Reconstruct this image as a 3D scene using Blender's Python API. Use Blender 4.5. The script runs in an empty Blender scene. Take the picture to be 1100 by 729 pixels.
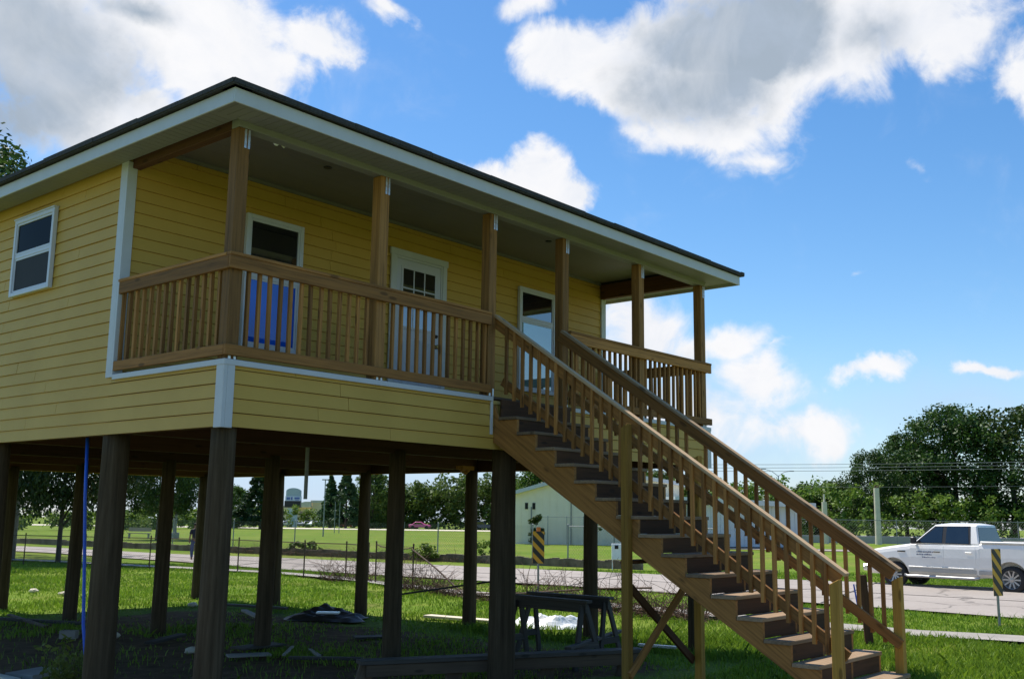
import bpy, bmesh, math, random
import numpy as np
from mathutils import Vector, Matrix
rnd = random.Random(7)
nrg = np.random.default_rng(11)
PI = math.pi
scene = bpy.context.scene
COL = scene.collection

# ------------------------------------------------------------------ camera frame
CAM = Vector((-5.7554, -8.5134, 2.10))
YAW, PITCH, ROLL, FPX = 0.7041, 0.1672, 0.0138, 1111.6
cy, sy, cp, sp = math.cos(YAW), math.sin(YAW), math.cos(PITCH), math.sin(PITCH)
_f = Vector((cy*cp, sy*cp, sp)); _r = Vector((sy, -cy, 0)); _u = _r.cross(_f)
cr, sr = math.cos(ROLL), math.sin(ROLL)
RGT = cr*_r + sr*_u; UPV = -sr*_r + cr*_u; FWD = _f
FH = Vector((cy, sy, 0)); RH = Vector((sy, -cy, 0))       # level forward / right

def ray(u, v):
    return (RGT*((u-550)/FPX) + UPV*((364.5-v)/FPX) + FWD)
def gz(w):                                               # the land falls gently away beyond 35 m
    return 0.0 if w < 35 else -(w-35)*0.0076
def at(u, v, z=0.0):
    d = ray(u, v); t = (z-CAM.z)/d.z
    return CAM + d*t
def at_w(u, w, h=0.0):                                   # point on the land, w metres out, seen in column u
    v = 551
    for _ in range(4):
        d = ray(u, v); dh = math.hypot(d.x*1, d.y*1)
        k = w/(d.x*FH.x+d.y*FH.y)
        p = CAM + d*k
        v = v + (p.z-(gz(w)+h))*FPX/w
    p.z = gz(w)+h
    return p
def lw(l, w, h=0.0):
    p = CAM + RH*l + FH*w; p.z = gz(w)+h
    return p

# ------------------------------------------------------------------ tagging
def tag(o, label=None, cat=None, group=None, kind=None):
    if label: o['label'] = label
    if cat: o['category'] = cat
    if group: o['group'] = group
    if kind: o['kind'] = kind
    return o
def thing(name, label, cat, loc=(0, 0, 0), group=None):
    o = bpy.data.objects.new(name, None); COL.objects.link(o)
    o.location = loc; o.empty_display_size = .2
    return tag(o, label, cat, group)
def link(name, me, mat=None, parent=None):
    o = bpy.data.objects.new(name, me); COL.objects.link(o)
    if mat is not None and len(me.materials) == 0: me.materials.append(mat)
    if parent is not None: o.parent = parent
    return o
def copy_tree(o, parent=None):
    c = o.copy(); COL.objects.link(c); c.parent = parent
    for ch in list(o.children): copy_tree(ch, c)
    return c

# ------------------------------------------------------------------ mesh builder
class MB:
    def __init__(s): s.v = []; s.f = []; s.m = []; s.mi = 0
    def add(s, vs, fs):
        b = len(s.v); s.v += [tuple(p) for p in vs]
        for f in fs: s.f.append(tuple(i+b for i in f)); s.m.append(s.mi)
        return s
    def box(s, x0, y0, z0, x1, y1, z1):
        x0, x1 = min(x0, x1), max(x0, x1); y0, y1 = min(y0, y1), max(y0, y1); z0, z1 = min(z0, z1), max(z0, z1)
        return s.add([(x0,y0,z0),(x1,y0,z0),(x1,y1,z0),(x0,y1,z0),(x0,y0,z1),(x1,y0,z1),(x1,y1,z1),(x0,y1,z1)],
              [(0,3,2,1),(4,5,6,7),(0,1,5,4),(1,2,6,5),(2,3,7,6),(3,0,4,7)])
    def bar(s, p, q, w, h, up=(0,0,1)):
        p, q = Vector(p), Vector(q); d = (q-p).normalized(); sd = d.cross(Vector(up))
        if sd.length < 1e-4: sd = d.cross(Vector((1,0,0)))
        sd.normalize(); u = sd.cross(d).normalized()
        a, b = sd*w/2, u*h/2
        return s.add([p-a-b,p+a-b,p+a+b,p-a+b,q-a-b,q+a-b,q+a+b,q-a+b],
              [(0,3,2,1),(4,5,6,7),(0,1,5,4),(1,2,6,5),(2,3,7,6),(3,0,4,7)])
    def tube(s, pts, r, n=8, cap=True):
        pts = [Vector(p) for p in pts]; rs = r if isinstance(r, (list, tuple)) else [r]*len(pts)
        b = []; prev = None
        for i, p in enumerate(pts):
            d = (pts[min(i+1, len(pts)-1)]-pts[max(i-1, 0)])
            if d.length < 1e-9: d = Vector((0,0,1))
            d.normalize()
            if prev is None:
                a = d.cross(Vector((0,0,1)))
                if a.length < .05: a = d.cross(Vector((1,0,0)))
            else: a = prev - d*prev.dot(d)
            a.normalize(); prev = a; c = d.cross(a)
            b += [p + (a*math.cos(t)+c*math.sin(t))*rs[i] for t in (2*PI*k/n for k in range(n))]
        fs = []
        for i in range(len(pts)-1):
            for k in range(n):
                k2 = (k+1) % n
                fs.append((i*n+k, i*n+k2, (i+1)*n+k2, (i+1)*n+k))
        if cap:
            fs.append(tuple(range(n-1, -1, -1))); fs.append(tuple((len(pts)-1)*n+k for k in range(n)))
        return s.add(b, fs)
    def lathe(s, prof, o, ax, n=24):
        o = Vector(o); ax = Vector(ax).normalized(); a = ax.orthogonal().normalized(); c = ax.cross(a)
        vs = []; fs = []
        for r, z in prof:
            vs += [o + ax*z + (a*math.cos(t)+c*math.sin(t))*r for t in (2*PI*k/n for k in range(n))]
        for i in range(len(prof)-1):
            for k in range(n):
                k2 = (k+1) % n
                fs.append((i*n+k, i*n+k2, (i+1)*n+k2, (i+1)*n+k))
        return s.add(vs, fs)
    def prism(s, poly, d):                               # planar polygon (3-D pts) pushed along d
        n = len(poly); d = Vector(d); P = [Vector(p) for p in poly]
        return s.add(P+[p+d for p in P], [tuple(range(n-1,-1,-1)), tuple(range(n,2*n))]+[(i,(i+1)%n,n+(i+1)%n,n+i) for i in range(n)])
    def mesh(s, name, mats=None, smooth=False, fix=True):
        me = bpy.data.meshes.new(name); me.from_pydata(s.v, [], s.f)
        if mats: 
            for m in (mats if isinstance(mats, (list, tuple)) else [mats]): me.materials.append(m)
            if isinstance(mats, (list, tuple)) and len(mats) > 1: me.polygons.foreach_set('material_index', s.m)
        if fix:
            bm = bmesh.new(); bm.from_mesh(me); bmesh.ops.recalc_face_normals(bm, faces=bm.faces); bm.to_mesh(me); bm.free()
        if smooth: me.polygons.foreach_set('use_smooth', [True]*len(me.polygons))
        me.update(); return me
    def build(s, name, mat, parent=None, smooth=False, bevel=0, fix=True):
        o = link(name, s.mesh(name, mat, smooth, fix), None, parent)
        if bevel:
            b = o.modifiers.new('Bevel', 'BEVEL'); b.width = bevel; b.segments = 1; b.limit_method = 'ANGLE'
        return o

LM = {}
def lumber(name, p, q, w, h, mat, parent=None, up=(0,0,1), bevel=.004, top_cut=0):
    """a board with its own axis: local X runs along the grain"""
    p, q = Vector(p), Vector(q); d = (q-p); L = d.length; d.normalize()
    sd = Vector(up).cross(d)
    if sd.length < 1e-4: sd = Vector((0,1,0))
    sd.normalize(); u = d.cross(sd)
    m = MB(); m.box(0, -w/2, -h/2, L, w/2, h/2)
    if top_cut:
        vs = m.v; m.v = [(x-(top_cut if (x > L/2 and y > 0) else 0), y, z) for x, y, z in vs]
    o = m.build(name, mat, parent, bevel=bevel)
    M = Matrix.Identity(4)
    for i in range(3): M[i][0], M[i][1], M[i][2], M[i][3] = d[i], sd[i], u[i], p[i]
    LM[o.name] = M
    if parent is not None:
        o.matrix_local = (Matrix.Translation(-root_loc(parent)) @ M)
    else: o.matrix_world = M
    return o
def root_loc(o):
    l = Vector((0,0,0))
    while o is not None: l += o.location; o = o.parent
    return l

# ------------------------------------------------------------------ materials
MAT = {}
def newmat(name):
    m = bpy.data.materials.new(name); m.use_nodes = True
    nt = m.node_tree; b = nt.nodes['Principled BSDF']; MAT[name] = m
    return m, nt, b
def N(nt, t, **kw):
    n = nt.nodes.new(t)
    for k, v in kw.items():
        if k in n.inputs.keys() if hasattr(n.inputs, 'keys') else False: n.inputs[k].default_value = v
        else: setattr(n, k, v)
    return n
def ramp(nt, fac, stops):
    r = nt.nodes.new('ShaderNodeValToRGB'); e = r.color_ramp.elements
    while len(e) < len(stops): e.new(.5)
    for i, (p, c) in enumerate(stops): e[i].position = p; e[i].color = (*c, 1)
    nt.links.new(fac, r.inputs[0]); return r.outputs[0]
def noise(nt, vec, scale, detail=4, rough=.6):
    n = nt.nodes.new('ShaderNodeTexNoise'); n.inputs['Scale'].default_value = scale
    n.inputs['Detail'].default_value = detail; n.inputs['Roughness'].default_value = rough
    if vec is not None: nt.links.new(vec, n.inputs['Vector'])
    return n.outputs['Fac']
def mixc(nt, fac, a, b, mode='MIX'):
    m = nt.nodes.new('ShaderNodeMix'); m.data_type = 'RGBA'; m.blend_type = mode
    for s, x in ((m.inputs[0], fac), (m.inputs[6], a), (m.inputs[7], b)):
        if isinstance(x, (int, float)): s.default_value = x
        elif isinstance(x, tuple): s.default_value = (*x, 1)
        else: nt.links.new(x, s)
    return m.outputs[2]
def math_(nt, op, a, b=None, c=None):
    m = nt.nodes.new('ShaderNodeMath'); m.operation = op
    for i, x in enumerate((a, b, c)):
        if x is None: continue
        if isinstance(x, (int, float)): m.inputs[i].default_value = x
        else: nt.links.new(x, m.inputs[i])
    return m.outputs[0]
def bump(nt, b, h, strength=.3, dist=.01):
    n = nt.nodes.new('ShaderNodeBump'); n.inputs['Strength'].default_value = strength; n.inputs['Distance'].default_value = dist
    nt.links.new(h, n.inputs['Height']); nt.links.new(n.outputs[0], b.inputs['Normal'])
def scale(c, k): return tuple(min(1, x*k) for x in c)
def objvec(nt, world=False):
    return nt.nodes.new('ShaderNodeTexCoord').outputs['Object'] if not world else nt.nodes.new('ShaderNodeNewGeometry').outputs['Position']

def plain(name, c, rough=.6, var=.12, sc=3., metallic=0, bmp=0, spec=.5, detail=5):
    m, nt, b = newmat(name); v = objvec(nt)
    f = noise(nt, v, sc, detail)
    col = ramp(nt, f, [(.3, scale(c, 1-var)), (.7, scale(c, 1+var))])
    nt.links.new(col, b.inputs['Base Color']); b.inputs['Roughness'].default_value = rough
    b.inputs['Metallic'].default_value = metallic; b.inputs['Specular IOR Level'].default_value = spec
    if bmp: bump(nt, b, noise(nt, v, sc*6, 4), bmp)
    return m
def wood(name, c, var=.28, dirt=.25, rough=.75, grain=38.):
    m, nt, b = newmat(name)
    tc = nt.nodes.new('ShaderNodeTexCoord').outputs['Object']
    oi = nt.nodes.new('ShaderNodeObjectInfo').outputs['Random']
    off = nt.nodes.new('ShaderNodeCombineXYZ')
    for i, k in enumerate((37., 11., 23.)): nt.links.new(math_(nt, 'MULTIPLY', oi, k), off.inputs[i])
    va = nt.nodes.new('ShaderNodeVectorMath'); va.operation = 'ADD'; nt.links.new(tc, va.inputs[0]); nt.links.new(off.outputs[0], va.inputs[1])
    mp = nt.nodes.new('ShaderNodeMapping'); mp.inputs['Scale'].default_value = (1.3, grain, grain); nt.links.new(va.outputs[0], mp.inputs[0])
    g = noise(nt, mp.outputs[0], 1., 6, .65)
    mp2 = nt.nodes.new('ShaderNodeMapping'); mp2.inputs['Scale'].default_value = (1.2, 6, 6); nt.links.new(va.outputs[0], mp2.inputs[0])
    big = noise(nt, mp2.outputs[0], 1.5, 3)
    col = ramp(nt, g, [(.28, scale(c, 1-var*1.5)), (.5, c), (.75, scale(c, 1+var))])
    col = mixc(nt, math_(nt, 'MULTIPLY', big, dirt*1.6), col, scale(c, .45), 'MIX')
    # knots
    vo = nt.nodes.new('ShaderNodeTexVoronoi'); mp3 = nt.nodes.new('ShaderNodeMapping'); mp3.inputs['Scale'].default_value = (2.2, 7, 7)
    nt.links.new(va.outputs[0], mp3.inputs[0]); nt.links.new(mp3.outputs[0], vo.inputs['Vector']); vo.inputs['Scale'].default_value = 1.
    kn = ramp(nt, vo.outputs['Distance'], [(.10, (1,1,1)), (.17, (0,0,0))])
    col = mixc(nt, math_(nt, 'MULTIPLY', kn, .75), col, scale(c, .3))
    hv = math_(nt, 'MULTIPLY_ADD', oi, .75, .64)          # each board a little lighter or darker
    mul = nt.nodes.new('ShaderNodeVectorMath'); mul.operation = 'SCALE'; nt.links.new(col, mul.inputs[0]); nt.links.new(hv, mul.inputs['Scale'])
    nt.links.new(mul.outputs[0], b.inputs['Base Color']); b.inputs['Roughness'].default_value = rough
    b.inputs['Specular IOR Level'].default_value = .3
    bump(nt, b, g, .35, .004)
    return m

WOOD = wood('treated_pine_reddish', (.355, .160, .041), var=.40, dirt=.2)
WOODY = wood('treated_pine_yellow', (.42, .225, .038), dirt=.12)
WOODP = wood('treated_pine_post', (.29, .14, .040), var=.40)
WOODD = wood('weathered_boards', (.15, .10, .062), dirt=.5)
WOODG = wood('grey_weathered_lumber', (.082, .068, .054), dirt=.4)
CAPW = wood('rail_cap_painted_sunlit', (.40, .27, .15), dirt=.12)  # lighter than the rails: sunlight on the tops put into the colour
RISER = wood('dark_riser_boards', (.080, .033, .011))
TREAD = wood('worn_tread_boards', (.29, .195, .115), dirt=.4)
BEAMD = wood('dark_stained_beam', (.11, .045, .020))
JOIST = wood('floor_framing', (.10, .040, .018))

def pile_mat():
    m, nt, b = newmat('creosote_pile'); v = objvec(nt)
    mp = nt.nodes.new('ShaderNodeMapping'); mp.inputs['Scale'].default_value = (22, 22, 1.1); nt.links.new(v, mp.inputs[0])
    oi = nt.nodes.new('ShaderNodeObjectInfo').outputs['Random']
    g = noise(nt, mp.outputs[0], 1., 6, .7); big = noise(nt, v, 2.2, 4)
    col = ramp(nt, g, [(.28, (.024, .016, .009)), (.5, (.082, .056, .032)), (.75, (.15, .108, .066))])
    col = mixc(nt, math_(nt, 'MULTIPLY', big, .7), col, (.075, .054, .032))
    nt.links.new(col, b.inputs['Base Color']); b.inputs['Roughness'].default_value = .95; b.inputs['Specular IOR Level'].default_value = .12
    bump(nt, b, g, .8, .012); return m
PILE = pile_mat()
def siding_mat():
    m, nt, b = newmat('yellow_lap_siding'); v = objvec(nt)
    mp = nt.nodes.new('ShaderNodeMapping'); mp.inputs['Scale'].default_value = (6, 6, 60); nt.links.new(v, mp.inputs[0])
    g = noise(nt, mp.outputs[0], 2., 5, .65); big = noise(nt, v, .9, 3)
    ri = nt.nodes.new('ShaderNodeNewGeometry').outputs['Random Per Island']
    col = ramp(nt, big, [(.3, (.56, .335, .060)), (.7, (.64, .39, .078))])
    col = mixc(nt, math_(nt, 'MULTIPLY', ri, .16), col, (.50, .30, .064))
    col = mixc(nt, .12, col, ramp(nt, g, [(.3, (.5,.5,.5)), (.7, (1,1,1))]), 'MULTIPLY')
    nt.links.new(col, b.inputs['Base Color']); b.inputs['Roughness'].default_value = .55; b.inputs['Specular IOR Level'].default_value = .3
    bump(nt, b, g, .15, .003); return m
SIDING = siding_mat()
WHITE = plain('white_trim', (.56, .56, .56), .5, .04, 5)
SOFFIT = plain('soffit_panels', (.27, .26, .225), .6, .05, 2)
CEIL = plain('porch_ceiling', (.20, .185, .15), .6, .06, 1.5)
VINYL = plain('white_vinyl', (.60, .60, .64), .35, .02, 4)
DOORW = plain('white_door', (.55, .55, .60), .4, .02, 4)
STEEL = plain('galvanised_steel', (.62, .64, .66), .35, .15, 20, metallic=.8)
STEELD = plain('weathered_steel', (.26, .27, .27), .6, .2, 9, metallic=.5)
RUST = plain('rusty_steel', (.085, .052, .035), .85, .4, 14)
BLACK = plain('black_hardware', (.015, .015, .016), .5, .1, 5)
BRASS = plain('brass', (.45, .33, .14), .35, .1, 8, metallic=.9)
DARK = plain('dark_void', (.02, .018, .016), .9, .1, 3)
BLUEP = plain('blue_hose', (.012, .10, .62), .4, .08, 8)
CONC = plain('pale_concrete', (.31, .28, .24), .9, .16, 1.4, bmp=.2)
CONCW = plain('whitish_concrete', (.64, .57, .44), .85, .12, 1.2)
CREAM = plain('cream_siding', (.88, .77, .57), .7, .05, 1)
GREYM = plain('pale_grey_metal_siding', (.62, .63, .66), .5, .05, 1)
PLAST = plain('white_plastic_sheet', (.80, .82, .83), .3, .06, 5)
TARP = plain('dark_tarp', (.050, .040, .030), .45, .3, 5)

def shingle_mat():
    m, nt, b = newmat('asphalt_shingles'); v = objvec(nt)
    br = nt.nodes.new('ShaderNodeTexBrick'); nt.links.new(v, br.inputs['Vector']); br.inputs['Scale'].default_value = 3.2
    br.inputs['Color1'].default_value = (.035,.033,.034,1); br.inputs['Color2'].default_value = (.06,.056,.055,1); br.inputs['Mortar'].default_value = (.015,.015,.015,1)
    br.inputs['Mortar Size'].default_value = .02
    f = noise(nt, v, 60, 3); col = mixc(nt, .5, br.outputs['Color'], ramp(nt, f, [(.3,(.02,.02,.02)),(.7,(.09,.085,.08))]))
    nt.links.new(col, b.inputs['Base Color']); b.inputs['Roughness'].default_value = .95; bump(nt, b, f, .5, .004); return m
SHINGLE = shingle_mat()
def glass_mat(name, c=(.010, .013, .016), ior=2.3, rough=.015):
    m, nt, b = newmat(name); v = objvec(nt)
    f = noise(nt, v, 1.3, 2)
    nt.links.new(ramp(nt, f, [(.3, scale(c, .7)), (.7, scale(c, 1.3))]), b.inputs['Base Color'])
    b.inputs['Roughness'].default_value = rough; b.inputs['IOR'].default_value = ior
    n = nt.nodes.new('ShaderNodeBump'); n.inputs['Strength'].default_value = .04; n.inputs['Distance'].default_value = .02
    nt.links.new(noise(nt, v, 1.1, 1), n.inputs['Height']); nt.links.new(n.outputs[0], b.inputs['Normal'])
    return m
GLASS = glass_mat('coated_window_glass', ior=3.2)
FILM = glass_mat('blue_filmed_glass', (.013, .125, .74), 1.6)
GLASST = glass_mat('glass_painted_sky_view', (.16, .30, .29), ior=3.4)  # teal base colour stands in for bright sky seen through the pane
SCREEN = plain('insect_screen', (.028, .029, .035), .8, .1, 30)
CARGLASS = glass_mat('tinted_car_glass', (.012, .016, .018), ior=1.9)

def ground_mat():
    m, nt, b = newmat('lawn_soil'); p = objvec(nt, True)
    big = noise(nt, p, .12, 5); mid = noise(nt, p, .9, 5); fin = noise(nt, p, 9, 6, .7)
    col = ramp(nt, mid, [(.28, (.085, .140, .014)), (.5, (.125, .205, .018)), (.72, (.19, .235, .035))])
    col = mixc(nt, ramp(nt, big, [(.45, (0,0,0)), (.68, (1,1,1))]), col, (.20, .235, .040))
    col = mixc(nt, ramp(nt, noise(nt, p, .33, 6, .65), [(.54, (0,0,0)), (.72, (.75,.75,.75))]), col, (.19, .15, .06))
    col = mixc(nt, .55, col, ramp(nt, fin, [(.25, (.35,.35,.35)), (.75, (1.3,1.3,1.3))]), 'MULTIPLY')
    # bare soil in the yard under the house (a real patch of worn ground)
    sx = nt.nodes.new('ShaderNodeSeparateXYZ'); nt.links.new(p, sx.inputs[0])
    def band(c, a0, a1, s):
        return math_(nt, 'MULTIPLY', math_(nt, 'SMOOTH_MIN', 1.0, math_(nt, 'MAXIMUM', 0.0, math_(nt, 'DIVIDE', math_(nt, 'SUBTRACT', c, a0), s)), .1),
                     math_(nt, 'SMOOTH_MIN', 1.0, math_(nt, 'MAXIMUM', 0.0, math_(nt, 'DIVIDE', math_(nt, 'SUBTRACT', a1, c), s)), .1))
    msk = math_(nt, 'MULTIPLY', band(sx.outputs[0], -2.0, 9.0, 1.6), band(sx.outputs[1], -1.5, 12.5, 1.8))
    msk = math_(nt, 'ADD', math_(nt, 'MULTIPLY', msk, 1.0), math_(nt, 'MULTIPLY_ADD', noise(nt, p, .8, 5), 1.6, -.95))
    msk = ramp(nt, msk, [(.38, (0,0,0)), (.62, (1,1,1))])
    soil = ramp(nt, noise(nt, p, 3.5, 7, .7), [(.3, (.075,.043,.022)), (.55, (.15,.090,.047)), (.75, (.22,.145,.085))])
    col = mixc(nt, msk, col, soil)
    nt.links.new(col, b.inputs['Base Color']); b.inputs['Roughness'].default_value = 1; b.inputs['Specular IOR Level'].default_value = .1
    bump(nt, b, fin, .8, .04); return m
GROUND = ground_mat()
def leaf_mat(name, c1, c2, trans=.25, dry=None):
    m, nt, b = newmat(name)
    ri = nt.nodes.new('ShaderNodeNewGeometry').outputs['Random Per Island']
    oi = nt.nodes.new('ShaderNodeObjectInfo').outputs['Random']
    pos = objvec(nt); cl = noise(nt, pos, .45, 3)
    f = math_(nt, 'ADD', math_(nt, 'MULTIPLY', ri, .55), math_(nt, 'MULTIPLY_ADD', cl, 1.1, -.3))
    col = ramp(nt, f, [(.15, c1), (.85, c2)]+([(.97, dry)] if dry else []))
    hs = nt.nodes.new('ShaderNodeHueSaturation'); nt.links.new(col, hs.inputs['Color']); nt.links.new(math_(nt, 'MULTIPLY_ADD', oi, .5, .75), hs.inputs['Value'])
    nt.links.new(math_(nt, 'MULTIPLY_ADD', oi, .03, .485), hs.inputs['Hue'])
    nt.links.new(hs.outputs[0], b.inputs['Base Color']); b.inputs['Roughness'].default_value = .55; b.inputs['Specular IOR Level'].default_value = .35
    tr = nt.nodes.new('ShaderNodeBsdfTranslucent'); nt.links.new(hs.outputs[0], tr.inputs[0])
    mx = nt.nodes.new('ShaderNodeMixShader'); mx.inputs[0].default_value = trans
    out = nt.nodes['Material Output']; nt.links.new(b.outputs[0], mx.inputs[1]); nt.links.new(tr.outputs[0], mx.inputs[2]); nt.links.new(mx.outputs[0], out.inputs[0])
    return m
GRASS = leaf_mat('grass_blades', (.095, .165, .010), (.25, .36, .030), .35, (.40, .36, .12))
WEED = leaf_mat('weed_leaves', (.10, .15, .02), (.28, .32, .06), .35)
LEAF_D = leaf_mat('dark_oak_leaves', (.013, .036, .006), (.068, .115, .018), .25)
LEAF_M = leaf_mat('mid_green_leaves', (.032, .075, .010), (.11, .185, .028), .35)
LEAF_L = leaf_mat('bright_undergrowth_leaves', (.060, .115, .014), (.20, .29, .045), .4)
LEAF_F = leaf_mat('lush_far_leaves', (.055, .115, .018), (.155, .25, .045), .35)  # lighter, lusher green for the distant wood
LEAF_C = leaf_mat('conifer_needles', (.016, .045, .014), (.050, .105, .030), .15)
BARK = plain('bark', (.085, .066, .05), .95, .35, 8, bmp=.5)
VINE = plain('dead_vine_stems', (.12, .068, .045), .95, .35, 10)
def asphalt():
    m, nt, b = newmat('worn_concrete_road'); p = objvec(nt, True)
    a = noise(nt, p, .35, 5); f = noise(nt, p, 14, 5, .7)
    col = ramp(nt, a, [(.3, (.31, .265, .225)), (.7, (.38, .33, .285))])
    col = mixc(nt, .35, col, ramp(nt, f, [(.3,(.6,.6,.6)), (.7,(1.15,1.15,1.15))]), 'MULTIPLY')
    vo = nt.nodes.new('ShaderNodeTexVoronoi'); vo.feature = 'DISTANCE_TO_EDGE'; vo.inputs['Scale'].default_value = .28
    dp = nt.nodes.new('ShaderNodeVectorMath'); dp.operation = 'MULTIPLY_ADD'; nn_ = nt.nodes.new('ShaderNodeTexNoise'); nn_.inputs['Scale'].default_value = .8; nn_.inputs['Detail'].default_value = 5
    nt.links.new(p, nn_.inputs['Vector']); nt.links.new(nn_.outputs['Color'], dp.inputs[0]); dp.inputs[1].default_value = (1.6, 1.6, 0); nt.links.new(p, dp.inputs[2]); nt.links.new(dp.outputs[0], vo.inputs['Vector'])
    col = mixc(nt, math_(nt, 'MULTIPLY', ramp(nt, vo.outputs['Distance'], [(.004, (1,1,1)), (.02, (0,0,0))]), .6), col, (.07, .06, .05))
    st_ = noise(nt, p, .7, 6, .7); col = mixc(nt, ramp(nt, st_, [(.55, (0,0,0)), (.75, (.6,.6,.6))]), col, (.17, .145, .12))
    nt.links.new(col, b.inputs['Base Color']); b.inputs['Roughness'].default_value = .9; bump(nt, b, f, .3, .01); return m
ROAD = asphalt()
ASPH = plain('dark_asphalt', (.115, .108, .10), .92, .2, 2.2)
TAR = plain('tar_joint', (.06, .055, .05), .9, .3, 6)

# ------------------------------------------------------------------ world: daylight sky with clouds
SUN_EL, SUN_AZ = math.radians(63), math.radians(84)      # azimuth measured from +X towards +Y
def build_world():
    w = bpy.data.worlds.new('World'); scene.world = w; w.use_nodes = True
    nt = w.node_tree; bg = nt.nodes['Background']
    sky = nt.nodes.new('ShaderNodeTexSky'); sky.sky_type = 'NISHITA'; sky.sun_disc = False
    sky.sun_elevation = SUN_EL; sky.sun_rotation = PI/2 - SUN_AZ; sky.air_density = 1.0; sky.dust_density = .35; sky.ozone_density = 2.2
    tc = nt.nodes.new('ShaderNodeTexCoord').outputs['Generated']
    hs = nt.nodes.new('ShaderNodeHueSaturation'); hs.inputs['Saturation'].default_value = SKY_SAT; hs.inputs['Value'].default_value = SKY_VAL; hs.inputs['Hue'].default_value = SKY_HUE
    nt.links.new(sky.outputs[0], hs.inputs['Color'])
    sx = nt.nodes.new('ShaderNodeSeparateXYZ'); nt.links.new(tc, sx.inputs[0])
    n1 = nt.nodes.new('ShaderNodeTexNoise'); n1.inputs['Scale'].default_value = 6.5; n1.inputs['Detail'].default_value = 9; n1.inputs['Roughness'].default_value = .58
    nt.links.new(tc, n1.inputs['Vector'])
    n2 = nt.nodes.new('ShaderNodeTexNoise'); n2.inputs['Scale'].default_value = 16; n2.inputs['Detail'].default_value = 8; n2.inputs['Roughness'].default_value = .6; n2.inputs['Distortion'].default_value = .5
    nt.links.new(tc, n2.inputs['Vector'])
    az = math_(nt, 'ARCTAN2', sx.outputs[1], sx.outputs[0]); el = math_(nt, 'ARCSINE', sx.outputs[2])
    sc = nt.nodes.new('ShaderNodeSeparateColor'); nt.links.new(n1.outputs['Color'], sc.inputs[0])
    az = math_(nt, 'ADD', az, math_(nt, 'MULTIPLY_ADD', sc.outputs[0], .16, -.08))
    el = math_(nt, 'ADD', el, math_(nt, 'MULTIPLY_ADD', sc.outputs[1], .12, -.06))
    def blob(u, v, ru, rv, amp):
        d = ray(u, v).normalized(); a0 = math.atan2(d.y, d.x); e0 = math.asin(d.z)
        d2 = ray(u+ru, v).normalized(); d3 = ray(u, v-rv).normalized()
        ra = abs(math.atan2(d2.y, d2.x)-a0); re = abs(math.asin(d3.z)-e0)
        x = math_(nt, 'DIVIDE', math_(nt, 'SUBTRACT', az, a0), max(ra, .004)); y = math_(nt, 'DIVIDE', math_(nt, 'SUBTRACT', el, e0), max(re, .004))
        r = math_(nt, 'SQRT', math_(nt, 'ADD', math_(nt, 'MULTIPLY', x, x), math_(nt, 'MULTIPLY', y, y)))
        return math_(nt, 'MAXIMUM', 0.0, math_(nt, 'MULTIPLY', math_(nt, 'SUBTRACT', 1.0, r), amp))
    def field(bl):
        acc = None
        for q in bl:
            o = blob(*q); acc = o if acc is None else math_(nt, 'SMOOTH_MAX', acc, o, .08)
        return acc
    F = field(CLOUDS); G = field(GREYS); H = field(HAZES)
    det = math_(nt, 'MULTIPLY_ADD', n2.outputs['Fac'], 1.15, -.60)
    nz = math_(nt, 'ADD', det, math_(nt, 'MULTIPLY_ADD', sc.outputs[2], .8, -.42))
    dens = math_(nt, 'ADD', F, math_(nt, 'MULTIPLY', nz, math_(nt, 'MINIMUM', 1.0, math_(nt, 'MULTIPLY', F, 6.0))))
    mr = nt.nodes.new('ShaderNodeMapRange'); mr.interpolation_type = 'SMOOTHSTEP'; nt.links.new(dens, mr.inputs[0]); mr.inputs[1].default_value = .05; mr.inputs[2].default_value = .50
    gr = nt.nodes.new('ShaderNodeMapRange'); gr.interpolation_type = 'SMOOTHSTEP'; nt.links.new(math_(nt, 'ADD', G, math_(nt, 'MULTIPLY', nz, .35)), gr.inputs[0]); gr.inputs[1].default_value = .0; gr.inputs[2].default_value = .6
    hz = nt.nodes.new('ShaderNodeMapRange'); hz.interpolation_type = 'SMOOTHSTEP'; nt.links.new(math_(nt, 'ADD', H, math_(nt, 'MULTIPLY', nz, math_(nt, 'MINIMUM', .55, H))), hz.inputs[0]); hz.inputs[1].default_value = .0; hz.inputs[2].default_value = .8; hz.inputs[4].default_value = .72
    n3 = nt.nodes.new('ShaderNodeTexNoise'); n3.inputs['Scale'].default_value = 7; n3.inputs['Detail'].default_value = 7; n3.inputs['Roughness'].default_value = .55; n3.inputs['Distortion'].default_value = .8; nt.links.new(tc, n3.inputs['Vector'])
    gmul = math_(nt, 'MULTIPLY', gr.outputs[0], math_(nt, 'MULTIPLY_ADD', n3.outputs['Fac'], 1.5, .22))
    gmul = math_(nt, 'MINIMUM', 1.0, math_(nt, 'MAXIMUM', 0.0, gmul))
    ccol = mixc(nt, gmul, tuple(x*CL for x in (1.0, 1.0, 1.02)), tuple(x*CL for x in (.40, .48, .58)))
    ccol = mixc(nt, ramp(nt, n2.outputs['Fac'], [(.3, (0,0,0)), (.62, (1,1,1))]), mixc(nt, .7, ccol, tuple(x*CL for x in (.60, .68, .80)), 'MULTIPLY') if False else mixc(nt, .36, ccol, tuple(x*CL for x in (.55, .65, .82))), ccol)
    lo = nt.nodes.new('ShaderNodeMapRange'); lo.interpolation_type = 'SMOOTHSTEP'; nt.links.new(sx.outputs[2], lo.inputs[0]); lo.inputs[1].default_value = .20; lo.inputs[2].default_value = -.02; lo.inputs[3].default_value = 0; lo.inputs[4].default_value = .42
    skyc = mixc(nt, lo.outputs[0], hs.outputs[0], tuple(x*CL for x in (.36, .60, .98)))
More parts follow.
